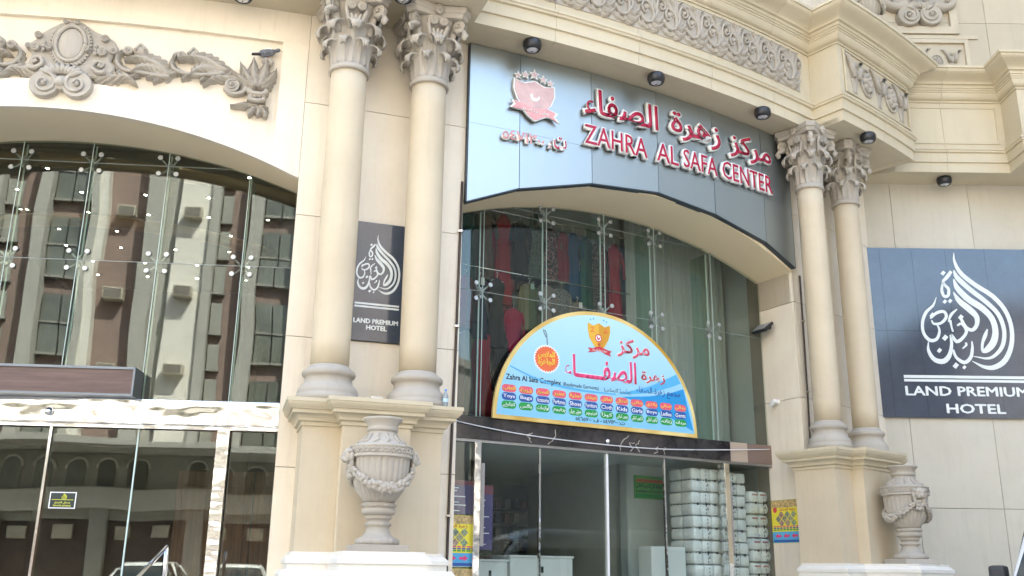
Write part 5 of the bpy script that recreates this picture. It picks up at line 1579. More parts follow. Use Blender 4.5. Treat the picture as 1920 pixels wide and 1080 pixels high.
def curved(me, phi_c, z_c, r, mats, name, parent, slope=0.0):
    me.materials.clear()
    for mm in (mats if isinstance(mats, list) else [mats]): me.materials.append(mm)
    for v in me.vertices:
        q = pol(r - v.co.y, phi_c + math.degrees(v.co.x / r), z_c + v.co.z + slope * v.co.x)
        v.co = q
    return link(name, me, parent)
def channel_letters(word, name, phi0, phi1, zc, h, bold, red=M_LRED, depth=.06, rim=.024):
    """each letter: white returned body with an outline, red face inside it"""
    pc = (phi0 + phi1) / 2; w = math.radians(phi1 - phi0) * 19.57
    body = text_mesh(word, width=w + rim * 1.6, height=h + rim * 1.6, bold=bold + rim / h * .75, depth=depth, lift=.0006)
    curved(body, pc, zc, 19.535 + depth, M_LWHITE, name + "_body", fascia)
    face = text_mesh(word, width=w, height=h, bold=bold, depth=.006, lift=.0005)
    curved(face, pc, zc, 19.535 + depth + .0085, red, name, fascia)
def split_words(words, spans, zc, h, bold, name):
    for wd, (a, b_) , hh, dz in zip(words, spans, h, zc): channel_letters(wd, name, a, b_, dz, hh, bold)
split_words(["ZAHRA", "AL", "SAFA", "CENTER"], [(26.38, 29.35), (29.83, 30.95), (31.22, 33.12), (33.42, 36.58)], [7.205, 7.215, 7.23, 7.245], [.275] * 4, .0, "letters")
split_words([ar("الصفاء"), ar("زهرة"), ar("مركز")], [(26.38, 29.95), (30.62, 33.40), (33.95, 36.62)], [7.70, 7.70, 7.70], [.40, .42, .42], .012, "letters")
channel_letters("٥٤٧١٣٠٠ :", "digits", 22.92, 24.95, 6.965, .15, .012, M_PINK, .04, .014)
channel_letters(ar("ت"), "digits", 25.06, 25.60, 6.985, .17, .0, M_LRED, .04, .012)
# emblem: shield, stars, ribbon
def flat_on_arc(mb, name, mat, parent, phi_c, z_c, r):
    me = mb.mesh(name, mat); fix_normals(me); return curved(me, phi_c, z_c, r, mat, name, parent)
SH = [(-.30, .23), (-.15, .195), (.0, .255), (.15, .195), (.30, .23), (.305, .08), (.25, -.06), (.14, -.18), (.0, -.27), (-.14, -.18), (-.25, -.06), (-.305, .08)]
def scaled(P, k, c=(0, 0)): return [(c[0] + (x - c[0]) * k, c[1] + (z - c[1]) * k) for x, z in P]
def ccw(P):
    A = sum(P[i - 1][0] * P[i][1] - P[i][0] * P[i - 1][1] for i in range(len(P)))
    return P if A > 0 else list(reversed(P))
em = empty("emblem", None, fascia)
def emb(P, y0, y1, name, mat):
    flat_on_arc(MB().prism(ccw(P), y0, y1), name, mat, em, 24.22, 7.55, 19.53)
emb(SH, -.05, -.002, "shield_body", M_LWHITE)
emb(scaled(SH, .93, (0, 0)), -.056, -.048, "shield_face", plain("faded_peach_acrylic", (.62, .40, .36), .2, 0, .6, .22, 5))
def star(cx, cz, r):
    return [(cx + (r if k % 2 == 0 else r * .42) * math.cos(R(90 + 36 * k)), cz + (r if k % 2 == 0 else r * .42) * math.sin(R(90 + 36 * k))) for k in range(10)]
for x, z, r in ((-.235, .285, .062), (-.13, .315, .068), (0, .345, .085), (.13, .30, .068), (.235, .27, .062)):
    emb(star(x, z, r), -.045, -.002, "star", M_LWHITE)
    emb(star(x, z, r * .62), -.049, -.044, "star_face", plain("star_pink_%d" % int(x * 100 + 50), (.62, .42, .42), .3))
RB = [(-.36, -.20), (-.30, -.14), (-.34, -.09), (-.20, -.10), (.0, -.16), (.20, -.12), (.34, -.16), (.30, -.22), (.36, -.29), (.22, -.24), (.16, -.25), (.0, -.34), (-.10, -.28), (-.16, -.21)]
emb(RB, -.062, -.03, "ribbon_body", M_LWHITE); emb(scaled(RB, .90, (0, -.2)), -.067, -.061, "ribbon_face", M_PINK)
tm = text_mesh(ar("مركز زهرة الصفاء"), width=.40, depth=.003, bold=.02)
curved(tm, 24.22, 7.55 - .20, 19.53 + .071, M_LWHITE, "ribbon_text", em)
BIRD = [(-.07, .03), (-.05, .055), (-.03, .04), (-.02, .0), (.03, .0), (.07, .045), (.065, -.01), (.03, -.05), (-.03, -.05), (-.055, -.02)]
emb(BIRD, -.060, -.055, "bird_mark", M_LWHITE)

# ================================================================ HOTEL SIGNS
m, nt, b = node_mat("blue_grey_polished_granite"); setp(b, rough=.10, spec=.9)
v_ = noise(nt, 1.1, 6, .65, geo_pos(nt)); f_ = noise(nt, 60, 3, .6, geo_pos(nt))
c_ = ramp(nt, v_, .3, .75, (.032, .043, .066), (.058, .079, .115))
nt.links.new(mix_rgb(nt, ramp(nt, f_, .55, .7, (0, 0, 0), (.35, .35, .35)), c_, (.11, .13, .16)), b.inputs["Base Color"])
M_SLATE = m
M_SIGNW = plain("white_inlay", (.74, .78, .76), .45)
LOGO = {
 'a1': ([(.102, 1.38), (.098, 1.22), (.179, 1.016), (.395, .814), (.669, .615), (.846, .37), (.911, .08), (.87, -.224), (.732, -.482), (.541, -.603), (.366, -.597), (.187, -.504)], [.008, .045, .075, .08, .08, .075, .07, .075, .085, .08, .055, .01]),
 'a2': ([(.065, 1.068), (.11, .936), (.295, .735), (.538, .52), (.718, .307), (.782, .047), (.733, -.211), (.599, -.384), (.443, -.455), (.218, -.423)], [.02, .085, .085, .08, .075, .07, .065, .055, .04, .01]),
 'a3': ([(.046, .91), (.088, .754), (.244, .563), (.463, .405), (.604, .228), (.636, .015), (.583, -.168), (.479, -.29), (.384, -.336), (.393, -.201), (.457, -.063), (.506, .044)], [.02, .09, .11, .11, .10, .10, .11, .10, .05, .045, .06, .02]),
 'a4': ([(.013, .678), (.091, .53), (.252, .377), (.349, .256), (.338, .118), (.253, .025), (.155, .069), (.084, .221)], [.02, .09, .11, .09, .065, .06, .055, .05]),
 'b1': ([(-.284, .587), (-.351, .446), (-.484, .321), (-.562, .151), (-.567, -.032), (-.477, -.158), (-.357, -.135), (-.297, .002), (-.32, .109)], [.008, .035, .05, .05, .05, .06, .05, .04, .03]),
 'b2': ([(-.427, .214), (-.306, .314), (-.185, .335), (-.157, .243), (-.252, .14), (-.372, .123), (-.41, .184)], [.03, .05, .05, .05, .045, .04, .02]),
 'b3': ([(-.501, -.182), (-.517, -.333), (-.44, -.482), (-.297, -.516), (-.184, -.419), (-.124, -.238), (-.112, -.056), (-.037, -.176), (.073, -.114), (.153, .008), (.088, .13), (.01, .098)], [.01, .05, .075, .085, .07, .05, .04, .06, .05, .05, .045, .03]),
 'b4': ([(-.131, .157), (-.072, .281), (.038, .381)], [.02, .045, .02]), 'b5': ([(-.098, .188), (-.088, .066), (-.074, -.01)], [.04, .03, .03]),
 'b6': ([(-.109, -.313), (-.07, -.447), (.052, -.529), (.165, -.444), (.213, -.293), (.22, -.167)], [.03, .05, .06, .055, .045, .02]),
 'b7': ([(.051, -.296), (.118, -.234), (.117, -.189)], [.02, .035, .03]),
 'c1': ([(-.148, .838), (-.18, .713), (-.154, .604), (-.083, .621), (-.065, .73), (-.111, .792), (-.139, .863), (-.071, .934), (.017, 1.045)], [.03, .05, .05, .05, .05, .045, .045, .06, .05])}
DIA = [(-.385, .27, .05), (-.216, -.112, .055), (-.094, -.582, .055), (.087, .243, .05), (-.335, -.331, .045), (.043, -.61, .035), (-.15, .511, .04), (-.059, .522, .04), (-.122, 1.012, .045)]
def logo(parent, M, mat, t=.004):
    """the drop-shaped calligraphic emblem, about 2 m high at scale 1"""
    e = empty("emblem", M, parent)
    for i, (k, (pts, wd)) in enumerate(LOGO.items()):
        n = 36
        P = spline([Vector(p) for p in pts], n); Wd = [q.x for q in spline([Vector((w, 0)) for w in wd], n)]
        mb = MB().ribbon([(p.x, p.y) for p in P], [max(.004, w) for w in Wd], -t - .0006 * i, 0)
        me = mb.mesh("stroke", mat); fix_normals(me); link("stroke", me, e, I4)
    for i, (x, z, r) in enumerate(DIA):
        mb = MB().prism(ccw([(x - r, z - r * .2), (x - r * .1, z - r), (x + r, z + r * .2), (x + r * .1, z + r)]), -t - .0003 * i, 0)
        me = mb.mesh("dot", mat); fix_normals(me); link("dot", me, e, I4)
# large sign, right bay
FR = Frame(7.42, YR, 0)
bigsign = empty("hotel_sign", FR.mat(0, 4.09, 0))
tag(bigsign, "large blue-grey stone hotel sign with white drop emblem on the right wall", "sign", "hotel signs")
xs_ = [-1.40, -1.17, -.62, -.05, .62, 1.30, 1.98]
for z0, z1 in ((.0, 1.45), (1.45, 2.905)):
    for a, b_ in zip(xs_[:-1], xs_[1:]):
        MB().box(a + .0015, b_ - .0015, -.05, .0, z0 + .0015, z1 - .0015).build("slab", M_SLATE, bigsign, I4)
logo(bigsign, Matrix.Translation((0, -.051, 1.45)), M_SIGNW)
for z0, z1 in ((.652, .70), (.592, .634)): MB().box(-.97, 1.05, -.055, -.0505, z0, z1).build("rule", M_SIGNW, bigsign, I4)
text("lettering", "LAND PREMIUM", M_SIGNW, bigsign, Matrix.Translation((.04, -.0505, .44)), width=2.0, height=.15, bold=.0, depth=.005, fat=.016)
text("lettering", "HOTEL", M_SIGNW, bigsign, Matrix.Translation((.155, -.0505, .155)), width=.95, height=.15, bold=.0, depth=.005, fat=.016)
# narrow sign between the left columns
FS = cyl_frame(RW, 18.61)
small = empty("hotel_sign", FS.mat(0, 4.115, .0))
tag(small, "narrow blue-grey hotel sign with white drop emblem between the two left columns", "sign", "hotel signs")
hw = math.radians(.87) * RW
MB().bbox(-hw, hw, -.03, .012, 0, 1.438, .003).build("slab", M_SLATE, small, I4)
logo(small, Matrix.Translation((-.072, -.031, .80)) @ Matrix.Diagonal((.338, .355, .355, 1)), M_SIGNW, .006)
for z0, z1 in ((.428, .450), (.392, .414)): MB().box(-.27, .25, -.034, -.0305, z0, z1).build("rule", M_SIGNW, small, I4)
text("lettering", "LAND PREMIUM", M_SIGNW, small, Matrix.Translation((-.012, -.0305, .235)), width=.515, height=.053, bold=.0, depth=.003, fat=.007)
text("lettering", "HOTEL", M_SIGNW, small, Matrix.Translation((0, -.0305, .160)), width=.235, height=.053, bold=.0, depth=.003, fat=.007)

# ================================================================ ARCHED SHOP BOARD
board = empty("arched_shop_board", GC.mat(-.30, 3.462, .10))
tag(board, "light blue arched shop board with gold rim and rows of coloured labels", "sign")
BW, BH = 1.657, 1.604
def half(k=1.0, dz=0.0, n=56): return [(BW * k * math.cos(a), dz + (BH * k - dz if False else BH * k) * math.sin(a) * 1.0) for a in frange(0, math.pi, n)]
def half_in(t, n=56):
    """rim inset by t on the arch and at the foot"""
    w, h = BW - t, BH - t
    return [(w * math.sqrt(max(0, 1 - (t / h) ** 2)) if i == 0 else (-w * math.sqrt(max(0, 1 - (t / h) ** 2)) if i == n else w * math.cos(a)), max(t, h * math.sin(a))) for i, a in enumerate(frange(0, math.pi, n))]
m, nt, b = node_mat("gold_print"); setp(b, rough=.3, metal=.0, spec=.6)
tc = nt.nodes.new("ShaderNodeTexCoord"); gn = noise(nt, 1.3, 2, .5, tc.outputs["Object"])
nt.links.new(ramp(nt, gn, .35, .62, (.56, .31, .02), (.84, .66, .26)), b.inputs["Base Color"])
M_GOLD = m
m, nt, b = node_mat("light_blue_print"); setp(b, rough=.35)
tc = nt.nodes.new("ShaderNodeTexCoord"); sx_ = nt.nodes.new("ShaderNodeSeparateXYZ"); nt.links.new(tc.outputs["Object"], sx_.inputs[0])
mr = nt.nodes.new("ShaderNodeMapRange"); mr.inputs[1].default_value = 0; mr.inputs[2].default_value = 1.6
nt.links.new(sx_.outputs[2], mr.inputs[0])
nt.links.new(ramp(nt, mr.outputs[0], .0, 1.0, (.22, .56, .80), (.52, .78, .87)), b.inputs["Base Color"])
M_BLUEFACE = m
me = MB().prism(ccw(half()), -.02, .015).mesh("rim", M_GOLD); fix_normals(me); link("rim", me, board, I4)
me = MB().prism(ccw(half_in(.052)), -.0225, -.0195).mesh("face", M_BLUEFACE); fix_normals(me); link("face", me, board, I4)
YF = -.0228
M_DEEPBLUE = plain("deep_blue_print", (.02, .30, .66), .4)
M_MIDBLUE = plain("mid_blue_print", (.10, .45, .76), .4)
def bprism(P, name, mat, lift=0.0, th=.002, parent=None):
    me = MB().prism(ccw(P), YF - th - lift, YF - lift).mesh(name, mat); fix_normals(me); return link(name, me, parent or board, I4)
def inside(x, z, t=.066): return (x / (BW - t)) ** 2 + (z / (BH - t)) ** 2 < 1
def swoosh(upper, lower, name, mat, lift):
    U = spline([Vector(p) for p in upper], 24); L_ = spline([Vector(p) for p in lower], 24)
    P = [(p.x, p.y) for p in U] + [(p.x, p.y) for p in reversed(L_)]
    # keep to the face
    Q = []
    for x, z in P:
        k = math.sqrt((x / (BW - .066)) ** 2 + (z / (BH - .066)) ** 2)
        Q.append((x / k, z / k) if k > 1 else (x, z))
    bprism(Q, name, mat, lift)
swoosh([(.30, .50), (.78, .64), (1.15, .80), (1.45, .95)], [(.30, .49), (.80, .56), (1.2, .68), (1.50, .80)], "swoosh", M_MIDBLUE, .0)
swoosh([(.35, .46), (.85, .52), (1.2, .60), (1.55, .72)], [(.60, .42), (1.0, .30), (1.3, .20), (1.62, .075)], "swoosh", M_DEEPBLUE, .0)
swoosh([(-1.42, .70), (-.95, .56), (-.4, .50), (.25, .49)], [(-1.42, .685), (-.95, .535), (-.4, .47), (.25, .475)], "swoosh", M_MIDBLUE, .0005)
# print: shield
M_SHIELD = plain("amber_print", (.80, .46, .05), .4); M_SHIELD2 = plain("dark_amber_print", (.66, .32, .03), .4)
M_PRED = plain("red_print", (.62, .05, .07), .4); M_PPINK = plain("pink_red_print", (.80, .06, .20), .4); M_PCORAL = plain("coral_print", (.78, .12, .17), .4)
M_PBLACK = plain("black_ink", (.02, .02, .03), .5); M_PGREEN = plain("green_print", (.02, .33, .06), .4); M_PBLUE = plain("navy_print", (.03, .10, .36), .4)
M_PYEL = plain("yellow_print", (.90, .72, .05), .4); M_PWHITE = plain("white_print", (.88, .90, .92), .4); M_PORANGE = plain("orange_red_print", (.80, .16, .05), .4)
pe = empty("shield_print", I4, board)
def pp(P, name, mat, lift): bprism(P, name, mat, lift, .0012, pe)
shp = [(-.201, 1.437), (-.11, 1.405), (-.018, 1.45), (.08, 1.405), (.167, 1.44), (.172, 1.34), (.14, 1.23), (.07, 1.12), (-.016, 1.045), (-.10, 1.12), (-.175, 1.22), (-.203, 1.34)]
pp(shp, "shield", M_SHIELD, .001)
pp([(-.018, 1.44), (.08, 1.398), (.155, 1.43), (.16, 1.34), (.13, 1.23), (.06, 1.125), (-.016, 1.06)], "shield_half", M_SHIELD2, .0022)
for x, z, r, mt in ((-.023, 1.512, .042, M_SHIELD), (-.106, 1.50, .02, M_MIDBLUE), (-.154, 1.486, .018, M_MIDBLUE), (.063, 1.498, .02, M_MIDBLUE), (.11, 1.482, .018, M_MIDBLUE)):
    if inside(x, z + r): pp(star(x, z, r), "star", mt, .001)
pp([(-.03 + .055 * math.cos(a), 1.235 + .055 * math.sin(a)) for a in frange(0, 2 * math.pi, 20)[:-1]], "disc", M_PRED, .0035)
pp([(-.03 + .042 * math.cos(a), 1.235 + .042 * math.sin(a)) for a in frange(0, 2 * math.pi, 20)[:-1]], "disc", M_PWHITE, .0048)
pp([(-.03 + x * .42, 1.235 + z * .5) for x, z in BIRD], "bird_mark", M_PRED, .0061)
pp([(-.21, 1.017), (-.17, 1.05), (-.21, 1.085), (-.13, 1.085), (-.015, 1.125), (.12, 1.085), (.19, 1.075), (.155, 1.04), (.18, 1.00), (.09, 1.02), (-.015, 1.062), (-.12, 1.03)], "ribbon", M_PRED, .0035)
def btext(s, x, z, mat, w=None, h=None, bold=.0, lift=.002, rot=0.0, parent=None, name="lettering"):
    return text(name, s, mat, parent or board, Matrix.Translation((x, YF - lift, z)) @ Matrix.Rotation(rot, 4, 'Y'), width=w, height=h, bold=bold, depth=.001, lift=.0002, res=2)
btext("Z", -.125, 1.345, M_PORANGE, None, .07, .01, .0045, 0, pe); btext("A", .095, 1.345, M_PORANGE, None, .07, .01, .0045, 0, pe); btext("M", -.022, 1.15, M_PORANGE, None, .05, .01, .0045, 0, pe)
btext(ar("مركز زهرة الصفاء"), -.015, 1.062, M_PWHITE, .25, None, .02, .006, 0, pe)
# red seal with its string
se = empty("seal_print", I4, board)
def seal(r, name, mat, lift, n=28):
    P = [(-.86 + (r if k % 2 else r * .90) * math.cos(math.pi * k / n), .845 + (r if k % 2 else r * .90) * math.sin(math.pi * k / n) * .93) for k in range(2 * n)]
    bprism(P, name, mat, lift, .0012, se)
seal(.212, "seal_edge", M_PWHITE, .001); seal(.19, "seal", M_PORANGE, .0024)
btext(ar("للملابس"), -.865, .90, M_PYEL, .26, .10, .02, .0042, R(-3), se); btext(ar("الجاهزة"), -.865, .80, M_PYEL, .26, .11, .02, .0042, R(-3), se)
me = MB().ribbon([(-.851, 1.035), (-.861, 1.173), (-.885, 1.229), (-.915, 1.236), (-.905, 1.20), (-.87, 1.14)], [.012] * 6, YF - .003, YF - .001).mesh("string", plain("string_grey", (.10, .13, .16), .6)); fix_normals(me); link("string", me, se, I4)
# large words, each with a white outline
def outlined(s, x, z, w, h, mat, bold, rim=.012, nm="lettering"):
    btext(s, x, z, M_PWHITE, w + rim, h + rim, bold + rim / h * .6, .0015, 0, None, "lettering_outline"); btext(s, x, z, mat, w, h, bold, .0032, 0, None, nm)
outlined(ar("مركز"), .565, 1.155, .56, .27, M_PCORAL, .02)
outlined(ar("الصفـــــاء"), .005, .80, 1.20, .33, M_PPINK, .022)
outlined(ar("زهرة"), .895, .775, .42, .16, M_PRED, .015, .01)
btext("Zahra Al Safa Complex", -1.055, .538, M_PBLACK, .84, .095, .02); btext("(Readymade Garments)", -.32, .532, M_PBLACK, .57, .07, .0)
btext(ar("(ريڈیمیڈ گارمنٹس)"), .28, .535, M_PBLACK, .46, .075, .0); btext(ar("مجمع زهرة الصفاء"), .98, .575, M_PBLUE, .78, .13, .01, .0035)
ROW1 = ["العاب", "شنطة", "اكسسوار", "عطور", "احذية", "مفروشات", "قماش", "اطفال", "بناتي", "ولادي", "نسائي", "رجالي"]
ROW2 = ["Toys", "Bags", "Accessories", "Perfumes", "Shoes", "Furniture", "Cloth", "Kids", "Girls", "Boys", "Ladies", "Gents"]
ROW3 = ["کھلونے", "باگس", "لوازمات", "پرفیوم", "جوتے چپل", "فرنیچر", "کپڑا", "بچوں کیلئے", "لڑکیوں کیلئے", "لڑکوں کیلئے", "زنانہ", "مردانہ"]
def pill(cx, cz, w, h, n=6):
    r = h / 2; P = []
    for sx, a0 in ((1, -90), (-1, 90)):
        for i in range(n + 1):
            a = R(a0 + 180 * i / n); P.append((cx + sx * (w / 2 - r) + r * math.cos(a), cz + r * math.sin(a)))
    return P
for i in range(12):
    x = -1.425 + 2.785 * i / 11
    for z, words, mat, arab in ((.398, ROW1, M_PCORAL, True), (.292, ROW2, M_PBLUE, False), (.186, ROW3, M_PGREEN, True)):
        bprism(pill(x, z, .215, .098), "label_pill", mat, .0022 if x > .3 else .001, .0012)
        wd = words[i]
        btext(ar(wd) if arab else wd, x, z, M_PWHITE if not arab or z < .3 else M_PYEL, min(.185, .036 * len(wd) + .03), .062 if arab else .056, .015, .0045)
btext("٥٤٦٥٧٠٠ :" + ar("ف") + " - ٥٤٧١٣٠٠ :" + ar("ت"), -.01, .105, M_PBLACK, .80, .062, .02)
# brackets to the glass fins
for x in (-1.09 + .30, -.115 + .30, .78 + .30): MB().box(x - .012, x + .012, .014, .09, .55, .60).build("bracket", M_CHROME, board, I4)

# ================================================================ POSTERS AND NOTICES
M_YEL = plain("yellow_poster_print", (.85, .74, .06), .45); M_PBL = plain("blue_poster_print", (.10, .42, .70), .45); M_OCHRE = plain("ochre_poster_print", (.55, .40, .18), .5, 0, .4, .5, 25)
def poster(M, label, flip=1):
    e = empty("poster", M)
    w, h = .275, .60
    MB().box(-w, w, -.004, 0, 0, h).build("sheet", M_YEL, e, I4)
    def r(x0, x1, z0, z1, nm, mt, l=.0): MB().box(x0, x1, -.0052 - l, -.0042 - l, z0, z1).build(nm, mt, e, I4)
    r(-w + .004, w - .004, h - .10, h - .004, "photo_strip", M_OCHRE)
    r(-w + .004, w - .004, .004, .16, "blue_foot", M_PBL)
    r(-w + .02, w - .02, .012, .045, "foot_strip", M_PBLUE, .0012)
    for k in range(3):
        x = -.16 + .16 * k
        P = [(x - .06 * flip, .10), (x - .0 * flip, .135), (x, .115), (x + .06 * flip, .115), (x + .06 * flip, .085), (x, .085), (x, .065)]
        me = MB().prism(ccw([(a, b_) for a, b_ in P]), -.0075, -.0056).mesh("arrow", M_PPINK); fix_normals(me); link("arrow", me, e, I4)
    for k in range(8):
        for q, mt in ((0, M_PCORAL), (1, M_PBLUE), (2, M_PGREEN)): r(-w + .03 + k * .063, -w + .08 + k * .063, .225 - q * .024, .243 - q * .024, "label_strip", mt)
    for k, (x, z) in enumerate(((-.14, .34), (-.02, .34), (.10, .34), (-.08, .40), (.04, .40), (.16, .40), (-.08, .28), (.04, .28), (.16, .28), (-.02, .34))[:9]):
        me = MB().prism(ccw([(x - .052, z), (x, z - .052), (x + .052, z), (x, z + .052)]), -.0056 - .0003 * k, -.0042).mesh("photo_tile", plain("photo_tile_%d" % k, (.24 + .05 * (k % 4), .23 + .05 * (k % 3), .20), .5, 0, .4, .7, 40) if "photo_tile_%d" % k not in MATS else MATS["photo_tile_%d" % k]); fix_normals(me); link("photo_tile", me, e, I4)
    text("lettering", ar("زهرة الصفاء"), M_PRED, e, Matrix.Translation((.04, -.0046, .47)), width=.32, height=.05, bold=.02, depth=.001)
    me = MB().lathe([(.04, 0), (.04, .0012)], 18, Matrix.Translation((-.20, -.0046, .47)) @ Matrix.Rotation(R(90), 4, 'X')).mesh("round_mark", M_PRED); link("round_mark", me, e, I4)
    tag(e, label, "poster", "yellow shop posters")
    return e
# on the jamb (its face looks to the left): local frame with x outwards along the jamb
JF = Frame(*(GC(sj, 0, 0)).xy, 29.5 + 90 - 180)
jx = -math.sin(R(29.5)), math.cos(R(29.5))
def jamb_mat(depth, z, off=.004):
    """x axis runs from the glass to the street, y into the wall; depth measured from the front corner"""
    p = Vector((c0.x, c0.y, 0)) - GC.n * depth - GC.t * off
    return Matrix(((GC.n.x, GC.t.x, 0, p.x), (GC.n.y, GC.t.y, 0, p.y), (0, 0, 1, z), (0, 0, 0, 1)))
poster(jamb_mat(.45, 2.055), "yellow poster with pink arrows on the wall right of the shop doors", 1)
poster(GC.mat(-2.42, 1.655, .012), "yellow poster with pink arrows on the glass left of the shop doors", -1)
poster(GC.mat(-2.42, 1.035, .012), "lower yellow poster under the left one, cut by the picture's foot", -1)
# purple notice on the glass
def notice(M, label, w, h):
    e = empty("notice", M)
    MB().box(-w, w, -.003, 0, 0, h).build("sheet", plain("purple_print", (.07, .05, .17), .4), e, I4)
    MB().box(-w, w, -.0042, -.0032, h * .86, h).build("head_strip", plain("maroon_print", (.16, .03, .06), .4), e, I4)
    rn = random.Random(9)
    for k in range(9):
        L = rn.uniform(.5, 1.6) * w
        MB().box(-w * .9, -w * .9 + L, -.0045, -.0032, h * (.76 - .085 * k), h * (.76 - .085 * k) + .010).build("text_line", M_PWHITE, e, I4)
    tag(e, label, "notice")
notice(GC.mat(-2.36, 2.275, -.02), "dark purple notice behind the glass above the yellow poster", .22, .40)
notice(GC.mat(-1.93, 1.86, -.10), "tall dark purple notice inside the shop door", .12, .78)
# green notice inside
gn_ = empty("green_notice", GC.mat(1.55, 2.70, -1.285))
MB().box(-.28, .28, -.008, 0, 0, .345).build("board", plain("green_board", (.09, .40, .07), .5), gn_, I4)
MB().box(-.24, .27, -.0095, -.0082, .245, .295).build("red_bar", plain("orange_red_bar", (.62, .14, .05), .5), gn_, I4)
text("lettering", ar("يوجد في الدور الثاني"), M_PBLACK, gn_, Matrix.Translation((0, -.0085, .185)), width=.50, height=.075, bold=.02, depth=.001)
text("lettering", "Available in the Second", M_PBLACK, gn_, Matrix.Translation((0, -.0085, .115)), width=.50, height=.04, bold=.02, depth=.001)
MB().box(-.27, .27, -.0095, -.0082, .02, .075).build("green_bar", M_PGREEN, gn_, I4)
tag(gn_, "green notice with red bar on the pale wall inside the shop", "notice")
# entrance sticker
st = empty("entrance_sticker", GL.mat(.475, 2.212, .004))
MB().box(-.142, .142, -.003, 0, 0, .178).build("frame", M_PWHITE, st, I4)
MB().box(-.131, .131, -.0042, -.0031, .010, .168).build("face", plain("dark_green_print", (.015, .03, .03), .4), st, I4)
M_LIME = plain("lime_yellow_print", (.72, .75, .05), .4)
logo(st, Matrix.Translation((.008, -.0043, .122)) @ Matrix.Scale(.036, 4), M_LIME, .02)
MB().box(-.115, .115, -.0056, -.0043, .092, .097).build("rule", M_LIME, st, I4)
text("lettering", ar("مدخل الفندق"), M_LIME, st, Matrix.Translation((0, -.0045, .063)), width=.17, height=.028, bold=.02, depth=.0008)
text("lettering", "THE HOTEL ENTRANCE", M_LIME, st, Matrix.Translation((0, -.0045, .030)), width=.19, height=.018, bold=.02, depth=.0008)
tag(st, "small dark sticker with yellow-green emblem on the hotel door glass", "sticker")

# ================================================================ LAMPS, CAMERA, CABLES, SMALL THINGS
m, nt, b = node_mat("lamp_lens"); setp(b, col=(.62, .64, .66), rough=.25, metal=.5)
M_LENS = m
def spotlight():
    e = empty("soffit_spotlight", I4)
    MB().lathe([(.001, 0), (.105, 0), (.118, -.02), (.122, -.06), (.116, -.10), (.10, -.128), (.082, -.138), (.076, -.132), (.076, -.12)], 32, caps=False).build("housing", M_BLACK, e, I4)
    MB().lathe([(.075, -.122), (.07, -.134), (.04, -.146), (.001, -.150)], 24, caps=False).build("lens", M_LENS, e, I4)
    MB().box(-.004, .004, -.012, .02, -.156, -.148).build("lens_clip", M_BLACK, e, I4)
    return e
SPOT = spotlight()
spots = [((-3.23, 9.93), "black round spotlight under the cornice above the left arch, cut by the picture's top"), ((-1.33, 9.89), "black round spotlight above the two left columns, cut by the picture's top"),
         ((.22, 10.99), "black round spotlight above the shield emblem of the fascia sign"), ((1.94, 11.81), "black round spotlight above the middle of the fascia sign"),
         ((3.65, 12.79), "black round spotlight above the right end of the fascia sign"), ((5.48, 13.57), "black round spotlight under the projecting block over the right columns"),
         ((7.38, 14.97 + .25), "black round spotlight above the large hotel sign")]
for k, ((x, y), lb) in enumerate(spots):
    M = T(x, y, ZS + (.004 if k != 6 else .004)) @ Matrix.Rotation(R(20 * k), 4, 'Z')
    if k == 0: SPOT.matrix_basis = M; WORLD[SPOT.name] = M.copy(); tag(SPOT, lb, "spotlight", "soffit spotlights")
    else: copy_tree(SPOT, M, lb)
# lamp on the cornice at the right edge
e = empty("cornice_floodlight", T(8.72, 14.20, 9.98) @ Matrix.Rotation(R(-15), 4, 'Z'))
MB().bbox(-.16, .16, -.08, .08, .06, .28, .02).build("housing", M_BLACK, e, I4); MB().box(-.13, .13, -.086, -.081, .09, .25).build("lens", M_LENS, e, I4); MB().bbox(-.10, .10, -.05, .05, 0, .059, .01).build("bracket", M_BLACK, e, I4)
tag(e, "black floodlight standing on the cornice at the picture's right edge", "floodlight")
# LED floodlight on the jamb
e = empty("led_floodlight", jamb_mat(.52, 5.26, .0))
MB().box(-.03, .03, -.10, 0, -.02, .02).build("arm", M_BLACK, e, I4)
q = Matrix.Translation((0, -.16, -.02)) @ Matrix.Rotation(R(-52), 4, 'X')
MB().bbox(-.15, .15, -.02, .025, -.11, .11, .008, M=q).build("housing", M_BLACK, e, I4)
MB().box(-.125, .125, -.024, -.0205, -.085, .085, M=q).build("lens", M_LENS, e, I4)
for k in range(5): MB().box(-.11 + k * .052, -.10 + k * .052, .0255, .045, -.09, .09, M=q).build("cooling_fin", M_BLACK, e, I4)
tag(e, "black square LED floodlight on the shop jamb", "floodlight")
# security camera
e = empty("security_camera", jamb_mat(.46, 4.10, .0))
MB().lathe([(.045, 0), (.045, .012), (.02, .02), (.018, .06)], 16, Matrix.Rotation(R(90), 4, 'X')).build("mount", M_WHITE, e, I4)
q = Matrix.Translation((-.01, -.075, -.012)) @ Matrix.Rotation(R(60), 4, 'Y') @ Matrix.Rotation(R(180), 4, 'X')
MB().lathe([(.03, -.05), (.036, -.04), (.036, .07), (.032, .075)], 18, q).build("body", M_WHITE, e, I4)
MB().lathe([(.029, .0751), (.02, .079), (.001, .081)], 14, q, caps=False).build("lens", M_BLACK, e, I4)
tag(e, "small white security camera on the shop jamb", "camera")
